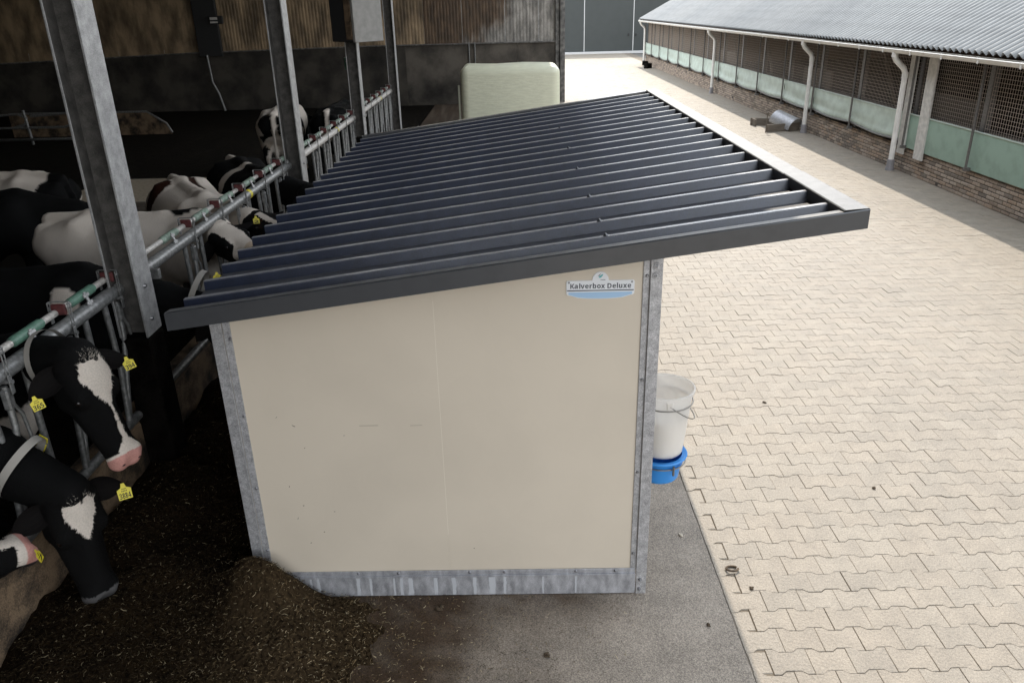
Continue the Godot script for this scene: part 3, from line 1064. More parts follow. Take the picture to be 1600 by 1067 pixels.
		obj("bolt", st, M.bolt if p[1] < 1 else M.galvanised, fw)
	# other walls
	st = MB.new()
	st.prism(PackedVector2Array([Vector2(XL, 0.02), Vector2(XR, 0.02), Vector2(XR, roof_y.call(XR) - 0.02), Vector2(XL, roof_y.call(XL) - 0.02)]), Transform3D(Basis(), Vector3(0, 0, ZB)), 0.05)
	obj("rear_wall", st, M.panel, t)
	st = MB.new()
	st.box(Vector3(XL + 0.05, 0.80, (ZF + ZB) / 2 - 0.03), Vector3(0.05, 1.52, ZF - ZB - 0.16))
	obj("side_wall", st, M.panel, t)
	# open right side: posts, mesh gates
	for z in [ZB + 0.03, -6.9, -5.75, -4.6]:
		st = MB.new()
		var yt: float = roof_y.call(XR) - 0.02
		st.box(Vector3(XR - 0.03, yt / 2, z), Vector3(0.05, yt, 0.05), Basis(), 0.003)
		obj("side_post", st, M.galvanised, t)
	for k in 4:
		st = MB.new()
		var za: float = [-3.56, -4.64, -5.79, -6.94][k]
		var zb: float = [-4.56, -5.71, -6.86, -7.98][k]
		for y in [0.15, 1.05]:
			st.tube([Vector3(XR - 0.03, y, za), Vector3(XR - 0.03, y, zb)], 0.017, 8)
		for i in 9:
			var zz := lerpf(za, zb, (i + 0.5) / 9.0)
			st.tube([Vector3(XR - 0.03, 0.15, zz), Vector3(XR - 0.03, 1.05, zz)], 0.010, 6)
		obj("gate", st, M.galvanised, t)
	# bucket rings on the right side
	for e in [[0.86, 0.170], [0.455, 0.150]]:
		st = MB.new()
		var pth: Array = []
		for k in 25:
			var an := TAU * k / 24
			pth.append(Vector3(0.870 + cos(an) * e[1], e[0] - 0.015, -4.12 + sin(an) * e[1]))
		st.tube(pth, 0.004, 6, false)
		st.bar(Vector3(XR - 0.01, e[0] - 0.015, -4.12), Vector3(0.870 - e[1], e[0] - 0.015, -4.12), 0.03, 0.006)
		if e[0] < 0.6:
			st.tube([Vector3(0.870 + 0.05, e[0] - 0.045, -4.12 + e[1] + 0.008), Vector3(0.870 + 0.05, e[0] + 0.015, -4.12 + e[1] + 0.008)], 0.007, 6)
		obj("bucket_ring", st, M.wire, t)
	# ---- roof
	var rf := holder("roof", t)
	var X0 := -1.515
	var X1 := 1.405
	var slope_n := Vector3(-rise, 1, 0).normalized()
	var base := func(x: float, z: float, h: float) -> Vector3: return Vector3(x, 1.80 - 0.050 + (x + 1.533) * rise, z) + slope_n * h
	var ZR0 := -3.40     # first rib
	var n_ribs := 19
	var profile: Array = []
	# from the front: pan then ribs every 26 cm, five sheets of four ribs
	for k in n_ribs:
		var zc := ZR0 - 0.26 * k
		profile.append([zc + 0.030, 0.0])
		profile.append([zc + 0.0150, 0.040])
		profile.append([zc + 0.0120, 0.0445])
		profile.append([zc - 0.0120, 0.0445])
		profile.append([zc - 0.0150, 0.040])
		profile.append([zc - 0.030, 0.0])
	profile.insert(0, [-3.235, 0.0])
	profile.append([ZR0 - 0.26 * n_ribs + 0.07, 0.0])
	for sh in 5:
		st = MB.new()
		st.colored = true
		var i0 := 0 if sh == 0 else sh * 24 - 1
		var i1: int = min(profile.size() - 1, sh * 24 + 23) if sh < 4 else profile.size() - 1
		for i in range(i0, i1):
			var p: Array = profile[i]
			var q: Array = profile[i + 1]
			for seg in 6:
				var xa := lerpf(X0, X1, seg / 6.0)
				var xb := lerpf(X0, X1, (seg + 1) / 6.0)
				var flat: bool = absf(p[1] - q[1]) < 0.001
				st.col = (Color(0.108, 0.109, 0.114) if q[1] < 0.01 else Color(0.38, 0.38, 0.39)) if flat else (Color(0.022, 0.028, 0.056) if minf(p[1], q[1]) < 0.01 else Color(0.16, 0.16, 0.18))  # bright rib crests: sky highlight put into the colour; pans grey with dust
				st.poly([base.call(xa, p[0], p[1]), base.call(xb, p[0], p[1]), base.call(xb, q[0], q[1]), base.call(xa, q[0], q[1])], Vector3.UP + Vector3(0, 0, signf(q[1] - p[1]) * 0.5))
				var dn := slope_n * -0.0012
				st.poly([base.call(xa, p[0], p[1]) + dn, base.call(xb, p[0], p[1]) + dn, base.call(xb, q[0], q[1]) + dn, base.call(xa, q[0], q[1]) + dn], Vector3.DOWN)
			var el := base.call(X0, p[0], p[1]) as Vector3
			var er := base.call(X0, q[0], q[1]) as Vector3
			st.poly([el, er, er + slope_n * -0.0012, el + slope_n * -0.0012], Vector3(-1, 0, 0))
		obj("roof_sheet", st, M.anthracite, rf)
	# screws: a row near the low end, two rows further up, on the rib tops
	for k in n_ribs:
		for x in ([-1.44, 0.42] if k in [0, 1, 3, 6, 9, 13] else [-1.44]):
			st = MB.new()
			dome(st, base.call(x, ZR0 - 0.26 * k - (0.0 if x > 0 else 0.10), 0.0445 if x > 0 else 0.0005), slope_n, 0.012, 0.007)
			dome(st, base.call(x, ZR0 - 0.26 * k - (0.0 if x > 0 else 0.10), 0.050 if x > 0 else 0.006), slope_n, 0.007, 0.008, 6)
			obj("roof_screw", st, M.galvanised if x < 0 else M.anthracite_trim, rf)
	# purlins underneath
	for x in [-1.3, -0.4, 0.55, 1.2]:
		st = MB.new()
		st.box((base.call(x, (ZF + ZB) / 2, -0.035) as Vector3) + Vector3(0, 0, -0.05), Vector3(0.05, 0.06, ZF - ZB + 0.06))
		obj("purlin", st, M.galvanised, rf)
	# front fascia: face and top return
	st = MB.new()
	var fa := func(x: float, h: float, z: float) -> Vector3: return Vector3(x, 1.80 + (x + 1.533) * rise + h, z)
	var xf0 := -1.535
	var xf1 := 1.49
	for seg in 8:
		var xa := lerpf(xf0, xf1, seg / 8.0)
		var xb := lerpf(xf0, xf1, (seg + 1) / 8.0)
		st.poly([fa.call(xa, -0.083, -3.2), fa.call(xb, -0.083, -3.2), fa.call(xb, -0.004, -3.2), fa.call(xa, -0.004, -3.2)], Vector3(0, 0, 1))
		st.poly([fa.call(xa, -0.004, -3.2), fa.call(xb, -0.004, -3.2), fa.call(xb, 0.0, -3.204), fa.call(xa, 0.0, -3.204)], Vector3(0, 1, 1))
		st.poly([fa.call(xa, 0.0, -3.204), fa.call(xb, 0.0, -3.204), fa.call(xb, -0.004, -3.262), fa.call(xa, -0.004, -3.262)], Vector3(0, 1, 0))
		st.poly([fa.call(xa, -0.004, -3.262), fa.call(xb, -0.004, -3.262), fa.call(xb, -0.048, -3.266), fa.call(xa, -0.048, -3.266)], Vector3(0, 0, -1))
		st.poly([fa.call(xa, -0.083, -3.2), fa.call(xb, -0.083, -3.2), fa.call(xb, -0.083, -3.225), fa.call(xa, -0.083, -3.225)], Vector3(0, -1, 0))
		st.poly([fa.call(xa, -0.083, -3.225), fa.call(xb, -0.083, -3.225), fa.call(xb, -0.006, -3.206), fa.call(xa, -0.006, -3.206)], Vector3(0, 0, -1))
	for x in [xf0, xf1]:
		st.poly([fa.call(x, -0.083, -3.2), fa.call(x, 0, -3.204), fa.call(x, -0.004, -3.262), fa.call(x, -0.083, -3.225)], Vector3(signf(x), 0, 0))
	obj("front_fascia", st, M.anthracite_trim, rf)
	st = MB.new()
	for seg in 8:
		var xa := lerpf(xf0 + 0.004, xf1 - 0.004, seg / 8.0)
		var xb := lerpf(xf0 + 0.004, xf1 - 0.004, (seg + 1) / 8.0)
		st.poly([fa.call(xa, 0.0012, -3.207), fa.call(xb, 0.0012, -3.207), fa.call(xb, -0.0022, -3.258), fa.call(xa, -0.0022, -3.258)], Vector3.UP)
	obj("dust_film", st, M.dusty_trim, rf)
	# rear fascia
	st = MB.new()
	st.bar(fa.call(xf0, -0.035, -8.30), fa.call(xf1, -0.035, -8.30), 0.07, 0.07)
	obj("rear_fascia", st, M.anthracite_trim, rf)
	# high-side verge flashing in two lengths
	for e in [[-3.206, -4.0], [-4.005, -8.30]]:
		st = MB.new()
		var za: float = e[0]
		var zb: float = e[1]
		var lift := 0.0 if e[0] > -3.5 else -0.003
		var pr := [Vector2(1.385, -0.042), Vector2(1.385, 0.006), Vector2(1.390, 0.009), Vector2(1.486, 0.003), Vector2(1.490, -0.001), Vector2(1.490, -0.083), Vector2(1.470, -0.083)]
		var nrm := [Vector3(-1, 0, 0), Vector3(-1, 1, 0), Vector3(0, 1, 0), Vector3(1, 1, 0), Vector3(1, 0, 0), Vector3(0, -1, 0)]
		for i in pr.size() - 1:
			st.poly([fa.call(pr[i].x, pr[i].y + lift, za), fa.call(pr[i + 1].x, pr[i + 1].y + lift, za), fa.call(pr[i + 1].x, pr[i + 1].y + lift, zb), fa.call(pr[i].x, pr[i].y + lift, zb)], nrm[i])
		obj("verge_flashing", st, M.flashing, rf)
	# the sign
	var sg := holder("sign", fw)
	sg.position = Vector3(0.400 - XR, 1.787, -0.0165)
	st = MB.new()
	var pg := PackedVector2Array([Vector2(-0.158, 0.030), Vector2(-0.152, 0.036), Vector2(-0.040, 0.036)])
	for k in 11:
		var an := PI - PI * k / 10
		pg.append(Vector2(cos(an) * 0.038, 0.038 + sin(an) * 0.040))
	pg.append_array(PackedVector2Array([Vector2(0.040, 0.036), Vector2(0.152, 0.036), Vector2(0.158, 0.030), Vector2(0.158, -0.030), Vector2(0.15, -0.036)]))
	for k in 9:
		var a := 1.0 - 2.0 * k / 8.0
		pg.append(Vector2(a * 0.14, -0.037 - 0.017 * sqrt(maxf(0.0, 1.0 - a * a))))
	pg.append_array(PackedVector2Array([Vector2(-0.15, -0.036), Vector2(-0.158, -0.030)]))
	st.prism(pg, Transform3D(Basis(), Vector3(0, 0, -0.003)), 0.005)
	obj("sign_plate", st, M.sign_white, sg)
	st = MB.new()
	pg = PackedVector2Array([Vector2(-0.148, -0.021), Vector2(0.148, -0.021), Vector2(0.148, -0.032)])
	for k in 9:
		var a := 1.0 - 2.0 * k / 8.0
		pg.append(Vector2(a * 0.135, -0.036 - 0.016 * sqrt(maxf(0.0, 1.0 - a * a))))
	pg.append(Vector2(-0.148, -0.032))
	st.prism(pg, Transform3D(Basis(), Vector3(0, 0, 0.0022)), 0.0008)
	obj("blue_band", st, M.sign_blue, sg)
	st = MB.new()
	st.box(Vector3(0, -0.0125, 0.0026), Vector3(0.31, 0.005, 0.001))
	obj("dark_line", st, M.sign_ink, sg)
	st = MB.new()
	st.prism(PackedVector2Array([Vector2(-0.010, 0.052), Vector2(-0.004, 0.048), Vector2(0.002, 0.050), Vector2(0.010, 0.060), Vector2(0.012, 0.067), Vector2(0.004, 0.064), Vector2(-0.004, 0.058)]), Transform3D(Basis(), Vector3(0, 0, 0.0022)), 0.0008)
	obj("leaf_emblem", st, M.sign_teal, sg)
	st = MB.new()
	st.prism(PackedVector2Array([Vector2(-0.014, 0.059), Vector2(-0.006, 0.058), Vector2(0.001, 0.070), Vector2(-0.003, 0.067), Vector2(-0.007, 0.062)]), Transform3D(Basis(), Vector3(0, 0, 0.0022)), 0.0009)
	for k in 5:
		st.box(Vector3(0.002 + k * 0.0045, 0.0385 + 0.001 * (k % 2), 0.0024), Vector3(0.003, 0.0035, 0.001), Basis(Vector3(0, 0, 1), 0.5 if k % 2 else -0.4))
	obj("small_mark", st, M.sign_ink, sg)
	text("sign_text", "Kalverbox Deluxe", 0.033, M.sign_ink, sg, Vector3(0.0, 0.0090, 0.0026), 0.282, true)
	for x in [-0.146, 0.146]:
		st = MB.new()
		dome(st, Vector3(x, 0.027, 0.002), Vector3(0, 0, 1), 0.005, 0.004)
		obj("sign_screw", st, M.bolt, sg)

func text(called: String, s: String, size: float, m: Material, parent: Node, at: Vector3, width := 0.0, bold := false) -> MeshInstance3D:
	var f := SystemFont.new()
	f.font_names = PackedStringArray(["Droid Sans"])
	if bold:
		f.font_weight = 700
	var tm := TextMesh.new()
	tm.text = s
	tm.font = f
	tm.font_size = 32
	tm.pixel_size = size / 32.0
	tm.depth = 0.0008
	tm.curve_step = 2.0
	var o := put_mesh(called, tm, m, parent, at)
	if width > 0.0:
		var w := tm.get_aabb().size.x
		if w > 0.001:
			o.scale = Vector3(width / w, 1, 1)
	return o

# ------------------------------------------------------------------ feed on the alley floor
var feed_noise: FastNoiseLite

func feed_h(x: float, z: float) -> float:
	if x > -1.44 and z < -3.46:
		return -0.05
	var n := feed_noise.get_noise_2d(x * 1.0, z) * 0.5
	var f := feed_noise.get_noise_2d(x * 5.0 + 40, z * 5.0) * 0.5
	var strip := 0.17 * exp(-pow((x + 2.35) / 0.55, 2.0)) + 0.05 * exp(-pow((x + 1.75) / 0.5, 2.0))
	var pile := 0.27 * exp(-pow((x + 1.40) / 0.20, 2.0) - pow((z + 3.34) / 0.17, 2.0)) + 0.10 * exp(-pow((x + 1.22) / 0.30, 2.0) - pow((z + 3.10) / 0.30, 2.0))
	var edge := -0.85 + 0.45 * feed_noise.get_noise_2d(z * 1.3, 7.0) - maxf(0.0, -2.9 - z) * 0.3
	var cover := clampf((edge + 0.30 * feed_noise.get_noise_2d(x * 3.0, z * 3.0 + 9.0) - x) / 0.6, -0.6, 1.0) * 0.024
	return strip * (1.0 + n) + pile + cover + 0.05 * n * clampf((-0.4 - x), 0, 1) + 0.022 * f * clampf((-0.3 - x) * 1.5, 0, 1) - 0.008

func feed() -> void:
	feed_noise = FastNoiseLite.new()
	feed_noise.seed = 77
	feed_noise.frequency = 1.6
	feed_noise.fractal_octaves = 4
	var st := MB.new()
	var nx := 62
	var nz := 300
	var pt := func(i: int, j: int) -> Vector3:
		var x := lerpf(-2.53, -0.05, float(i) / nx)
		var z := -1.0 - 17.0 * pow(float(j) / nz, 1.5)
		return Vector3(x, feed_h(x, z), z)
	var P: Array = []
	for j in nz + 1:
		for i in nx + 1:
			P.append(pt.call(i, j))
	st.colored = true
	for j in nz + 1:
		for i in nx + 1:
			var a: Vector3 = P[j * (nx + 1) + max(i - 1, 0)]
			var b: Vector3 = P[j * (nx + 1) + min(i + 1, nx)]
			var c: Vector3 = P[max(j - 1, 0) * (nx + 1) + i]
			var d: Vector3 = P[min(j + 1, nz) * (nx + 1) + i]
			var pp: Vector3 = P[j * (nx + 1) + i]
			var left_shade := smoothstep(-1.2, -1.75, pp.x + 0.3 * feed_noise.get_noise_2d(pp.x * 2.0, pp.z * 2.0))  # silage darkens leftward: the falling light is put into its colour
			st.col = Color.WHITE.lerp(Color(0.30, 0.28, 0.26), left_shade)
			st.put(P[j * (nx + 1) + i], (c - d).cross(b - a).normalized() * 1.0)
	for k in st.n.size():
		if st.n[k].y < 0:
			st.n[k] = -st.n[k]
	for j in nz:
		for i in nx:
			var q := j * (nx + 1) + i
			st.idx.append_array(PackedInt32Array([q, q + 1, q + nx + 1, q + 1, q + nx + 2, q + nx + 1]))
	# winding: make front faces look up
	var e := (P[1] - P[0] as Vector3).cross(P[nx + 1] - P[0])
	if e.y > 0:
		for k in range(0, st.idx.size(), 3):
			var s := st.idx[k + 1]
			st.idx[k + 1] = st.idx[k + 2]
			st.idx[k + 2] = s
	var o := obj("silage_feed", st, M.silage)
	o.set_meta("kind", "stuff")
	tag(o, "dark brown chopped silage spread along the feed fence and heaped at the calf house corner", "feed")
	# loose stalks
	var blades: Array = []
	for v in 3:
		var b := MB.new()
		var L: float = [0.007, 0.013, 0.024][v]
		var w := 0.0009
		var bend: float = [0.001, 0.0025, 0.005][v]
		var p0 := Vector3(-L / 2, 0, 0)
		var p1 := Vector3(0, bend, 0)
		var p2 := Vector3(L / 2, 0, 0)
		for s in [[p0, p1], [p1, p2]]:
			b.poly([s[0] + Vector3(0, 0, -w), s[1] + Vector3(0, 0, -w), s[1] + Vector3(0, w, 0), s[0] + Vector3(0, w, 0)], Vector3(0, 1, -1))
			b.poly([s[0] + Vector3(0, 0, w), s[1] + Vector3(0, 0, w), s[1] + Vector3(0, w, 0), s[0] + Vector3(0, w, 0)], Vector3(0, 1, 1))
			b.poly([s[0] + Vector3(0, 0, -w), s[1] + Vector3(0, 0, -w), s[1] + Vector3(0, 0, w), s[0] + Vector3(0, 0, w)], Vector3(0, -1, 0))
		blades.append(b.mesh())
	for v in 3:
		var xfs: Array = []
		var cols: Array = []
		var want: int = [60000, 62000, 22000][v]
		var tries := 0
		while xfs.size() < want and tries < want * 6:
			tries += 1
			var x := rng.randf_range(-2.5, 0.6)
			var z := -1.1 - 9.5 * pow(rng.randf(), 2.0)
			var h := feed_h(x, z)
			if x > -1.44 and z < -3.45:
				continue
			var stray := h < 0.002
			if stray and v == 2 and x > -0.5 and rng.randf() < 0.8:
				continue
			if stray and rng.randf() > 0.75 * exp(-(x + 0.9) * 2.2):
				continue
			h = maxf(h, 0.0)
			var bs := Basis(Vector3.UP, rng.randf() * TAU) * Basis(Vector3(0, 0, 1), rng.randfn(0, 0.35)) * Basis(Vector3(1, 0, 0), rng.randf() * 2.0)
			bs = bs.scaled(Vector3.ONE * rng.randf_range(0.7, 1.4))
			xfs.append(Transform3D(bs, Vector3(x, h + rng.randf_range(0.001, 0.012), z)))
			var r := rng.randf()
			var k := rng.randf_range(0.6, 1.4)
			var right := clampf((x + 1.9) / 1.0, 0.0, 1.0)  # stalks dim to the left too, light falloff put into their colours
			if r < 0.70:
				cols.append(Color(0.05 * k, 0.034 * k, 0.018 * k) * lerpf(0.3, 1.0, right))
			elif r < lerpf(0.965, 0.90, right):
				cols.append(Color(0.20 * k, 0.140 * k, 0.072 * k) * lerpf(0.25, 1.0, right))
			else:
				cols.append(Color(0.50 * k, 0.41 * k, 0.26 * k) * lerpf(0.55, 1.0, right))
		var so := multi("loose_stalks", blades[v], xfs, cols, M.straw, o)

# ------------------------------------------------------------------ feed fence with head locks
func fences() -> void:
	# low wall in front of the cows
	var st := MB.new()
	st.box(Vector3(-2.63, 0.24, -8.0), Vector3(0.20, 0.52, 20.0), Basis(), 0.02)
	var w := obj("feed_kerb", st, M.concrete_brown)
	tag(w, "worn brown concrete feed kerb running under the feed fence", "kerb wall")
	var bays := [[-0.80, -4.82, "nearest length of tubular feed fence, before the first steel column"],
		[-5.0, -9.02, "length of tubular feed fence between first and second steel columns, five locks above white cows"],
		[-9.18, -13.20, "length of tubular feed fence between second and third steel columns, beside the ribbed roof"],
		[-13.36, -17.42, "farthest short length of tubular feed fence, ending at the slim column by the end wall"]]
	for bi in bays.size():
		var b: Array = bays[bi]
		var t := thing("feed_fence", b[2], "feed fence", Vector3(-2.53, 0, b[0]), 0.0, "feed fence lengths between the columns")
		var L: float = b[0] - b[1]
		st = MB.new()
		st.tube([Vector3(0, 1.40, 0), Vector3(0, 1.40, -L)], 0.043, 14)
		for z in [0.12, L - 0.12]:
			st.tube([Vector3(0, 1.40, -z + 0.025), Vector3(0, 1.40, -z - 0.025)], 0.049, 14)
		var rail := obj("top_rail", st, M.white_tube if bi > 1 else M.tube, t)
		st = MB.new()
		st.box(Vector3(0.05, 1.40, -0.03), Vector3(0.20, 0.07, 0.035), Basis(), 0.004)
		st.box(Vector3(0.05, 1.40, -L + 0.03), Vector3(0.20, 0.07, 0.035), Basis(), 0.004)
		st.tube([Vector3(0.02, 1.40, -L + 0.03), Vector3(0.02, 1.40, -L - 0.02)], 0.05, 12)
		obj("column_clamp", st, M.tube, t)
		st = MB.new()
		st.tube([Vector3(-0.03, 1.487, -0.1), Vector3(-0.03, 1.487, -L + 0.1)], 0.020, 10)
		obj("lock_rail", st, M.white_tube, t)
		st = MB.new()
		st.tube([Vector3(0, 0.55, 0), Vector3(0, 0.55, -L)], 0.03, 10)
		obj("lower_rail", st, M.tube, t)
		if bi > 0:
			st = MB.new()
			st.tube([Vector3(0, 1.40, -2.42), Vector3(0, 1.40, -2.48)], 0.0445, 14)
			obj("yellow_sticker", st, M.tag_yellow, rail)
		var zs: Array = []
		if bi == 0:
			zs = [-4.66, -4.09, -3.46, -2.82, -2.18, -1.54]
		else:
			for k in 6:
				zs.append(-5.96 - 0.645 * k - 4.30 * (bi - 1))
		for zw in zs:
			head_lock(t, zw - b[0])

func head_lock(t: Node3D, z: float) -> void:
	var st := MB.new()
	# slotted outer plate in front of the rail, shorter inner plate behind it
	for s in [[0.050, 1.30, 1.545, 0.030], [-0.062, 1.42, 1.548, 0.026]]:
		var x: float = s[0]
		st.box(Vector3(x, (s[1] + s[2]) / 2, z + 0.011), Vector3(0.006, s[2] - s[1], 0.008), Basis(), 0.002)
		st.box(Vector3(x, (s[1] + s[2]) / 2, z - 0.011), Vector3(0.006, s[2] - s[1], 0.008), Basis(), 0.002)
		st.box(Vector3(x, s[2] - 0.006, z), Vector3(0.0065, 0.012, 0.030), Basis(), 0.002)
		st.box(Vector3(x, s[1] + 0.05, z), Vector3(0.0065, 0.10, 0.030), Basis(), 0.002)
	st.box(Vector3(-0.006, 1.546, z - 0.012), Vector3(0.11, 0.006, 0.008), Basis(), 0.002)
	st.tube([Vector3(-0.06, 1.365, z), Vector3(0.062, 1.365, z)], 0.012, 8)
	st.lathe([Vector2(0.0, 0.008), Vector2(0.008, 0.008), Vector2(0.010, 0)], Transform3D(Basis(Vector3(0, 1, 0), Vector3(1, 0, 0), Vector3(0, 0, -1)), Vector3(0.053, 1.52, z)), 6)
	var lk := obj("head_lock", st, M.tube, t)
	# fixed stanchion, swinging bar and its loop
	st = MB.new()
	st.tube([Vector3(0, 1.37, z - 0.20), Vector3(0, 0.55, z - 0.20)], 0.019, 8)
	st.tube([Vector3(0, 1.36, z + 0.13), Vector3(0.0, 0.95, z + 0.11), Vector3(0, 0.55, z + 0.16)], 0.019, 8)
	obj("stanchion", st, M.tube, lk)
	st = MB.new()
	st.tube([Vector3(0.01, 1.34, z), Vector3(0.012, 1.12, z + 0.005), Vector3(0.005, 0.80, z + 0.09), Vector3(0, 0.60, z + 0.14)], 0.017, 8)
	st.tube([Vector3(0.012, 1.24, z - 0.02), Vector3(0.02, 1.16, z - 0.06), Vector3(0.02, 1.02, z - 0.075), Vector3(0.015, 0.93, z - 0.03), Vector3(0.01, 0.96, z + 0.04)], 0.010, 6)
	st.box(Vector3(0.012, 1.27, z), Vector3(0.04, 0.11, 0.05), Basis(), 0.008)
	obj("swing_bar", st, M.tube, lk)
	st = MB.new()
	st.box(Vector3(-0.008, 1.505, z + 0.002), Vector3(0.080, 0.062, 0.022), Basis(), 0.005)
	obj("red_catch", st, M.red_plastic, lk)
	st = MB.new()
	st.tube([Vector3(-0.03, 1.487, z + 0.15), Vector3(-0.03, 1.487, z + 0.17), Vector3(-0.03, 1.487, z + 0.42), Vector3(-0.03, 1.487, z + 0.44)], [0.022, 0.029, 0.029, 0.022], 10)
	obj("green_sleeve", st, M.green_plastic if z > -2.6 and t.position.z > -1.5 or t.name == "feed_fence" else M.green_dusty, lk)
	st = MB.new()
	st.box(Vector3(0.008, 1.470, z + 0.30), Vector3(0.012, 0.085, 0.022), Basis(Vector3(0, 0, 1), 0.35), 0.003)
	st.box(Vector3(0.004, 1.492, z + 0.30), Vector3(0.012, 0.020, 0.060), Basis(Vector3(0, 0, 1), 0.35), 0.003)
	st.box(Vector3(0.018, 1.447, z + 0.30), Vector3(0.012, 0.020, 0.056), Basis(Vector3(0, 0, 1), 0.35), 0.003)
	obj("clip", st, M.steel_light, lk)

# ------------------------------------------------------------------ cows
# A field of tapered capsules on a grid, joined by a smooth minimum and meshed as surface nets.
func net(bones: Array, cell: float, k := 0.06) -> Dictionary:
	var lo := Vector3.INF
	var hi := -Vector3.INF
	for b in bones:
		var r: float = maxf(b[2], b[3])
		for e in 2:
			lo = lo.min(b[e] - Vector3.ONE * r)
			hi = hi.max(b[e] + Vector3.ONE * r)
	lo -= Vector3.ONE * cell * 3
	hi += Vector3.ONE * cell * 3
	var nx := int(ceil((hi.x - lo.x) / cell)) + 1
	var ny := int(ceil((hi.y - lo.y) / cell)) + 1
	var nz := int(ceil((hi.z - lo.z) / cell)) + 1
	var F := PackedFloat32Array()
	F.resize(nx * ny * nz)
	F.fill(1.0)
	for b in bones:
		var a: Vector3 = b[0]
		var d: Vector3 = b[1] - b[0]
		var ra: float = b[2]
		var rd: float = b[3] - b[2]
		var kk: float = b[4] if b.size() > 4 else k
		var dl: float = maxf(d.length_squared(), 1e-9)
		var m: float = maxf(ra, b[3]) + kk + cell
		var l0: Vector3 = ((b[0].min(b[1]) - Vector3.ONE * m - lo) / cell).floor()
		var h0: Vector3 = ((b[0].max(b[1]) + Vector3.ONE * m - lo) / cell).ceil()
		for iz in range(maxi(0, int(l0.z)), mini(nz, int(h0.z) + 1)):
			for iy in range(maxi(0, int(l0.y)), mini(ny, int(h0.y) + 1)):
				var at := (iz * ny + iy) * nx
				var p := Vector3(0, lo.y + iy * cell - a.y, lo.z + iz * cell - a.z)
				for ix in range(maxi(0, int(l0.x)), mini(nx, int(h0.x) + 1)):
					p.x = lo.x + ix * cell - a.x
					var tt := clampf(p.dot(d) / dl, 0.0, 1.0)
					var v := (p - d * tt).length() - ra - rd * tt
					var f := F[at + ix]
					if kk <= 0.0:
						F[at + ix] = minf(f, v)
					else:
						var h := kk - absf(f - v)
						if h > 0.0:
							F[at + ix] = minf(f, v) - h * h / (4.0 * kk)
						elif v < f:
							F[at + ix] = v
	var vid := PackedInt32Array()
	vid.resize(nx * ny * nz)
	vid.fill(-1)
	var V := PackedVector3Array()
	var cn := [0, 1, nx, nx + 1, nx * ny, nx * ny + 1, nx * ny + nx, nx * ny + nx + 1]
	var cp: Array[Vector3] = [Vector3(0, 0, 0), Vector3(1, 0, 0), Vector3(0, 1, 0), Vector3(1, 1, 0), Vector3(0, 0, 1), Vector3(1, 0, 1), Vector3(0, 1, 1), Vector3(1, 1, 1)]
	var ed := [[0, 1], [2, 3], [4, 5], [6, 7], [0, 2], [1, 3], [4, 6], [5, 7], [0, 4], [1, 5], [2, 6], [3, 7]]
	var far := cell * 1.9
	for iz in nz - 1:
		for iy in ny - 1:
			var row := (iz * ny + iy) * nx
			for ix in nx - 1:
				var q := row + ix
				var f0 := F[q]
				if f0 > far or f0 < -far:
					continue
				var neg := 0
				var fv: Array[float] = [0, 0, 0, 0, 0, 0, 0, 0]
				for c in 8:
					var f := F[q + cn[c]]
					fv[c] = f
					if f < 0.0:
						neg += 1
				if neg == 0 or neg == 8:
					continue
				var s := Vector3.ZERO
				var cnt := 0
				for e in ed:
					var fa: float = fv[e[0]]
					var fb: float = fv[e[1]]
					if (fa < 0.0) != (fb < 0.0):
						s += cp[e[0]].lerp(cp[e[1]], fa / (fa - fb))
						cnt += 1
				vid[q] = V.size()
				V.append(lo + (Vector3(ix, iy, iz) + s / cnt) * cell)
	var I := PackedInt32Array()
	var st := [1, nx, nx * ny]
	for iz in range(1, nz - 1):
		for iy in range(1, ny - 1):
			var row := (iz * ny + iy) * nx
			for ix in range(1, nx - 1):
				var q := row + ix
				var f0 := F[q]
				if f0 > far or f0 < -far:
					continue
				for ax in 3:
					var f1 := F[q + st[ax]]
					if (f0 < 0.0) == (f1 < 0.0):
						continue
					var u: int = st[(ax + 1) % 3]
					var w: int = st[(ax + 2) % 3]
					var a := vid[q]
					var b := vid[q - u]
					var c := vid[q - u - w]
					var d := vid[q - w]
					if a < 0 or b < 0 or c < 0 or d < 0:
						continue
					if f0 < 0.0:
						I.append_array(PackedInt32Array([a, c, b, a, d, c]))
					else:
						I.append_array(PackedInt32Array([a, b, c, a, c, d]))
	var N := PackedVector3Array()
	N.resize(V.size())
	for i in range(0, I.size(), 3):
		var nn := (V[I[i + 2]] - V[I[i]]).cross(V[I[i + 1]] - V[I[i]])
		N[I[i]] += nn
		N[I[i + 1]] += nn
		N[I[i + 2]] += nn
	for i in N.size():
		N[i] = N[i].normalized()
	return {"v": V, "n": N, "i": I}

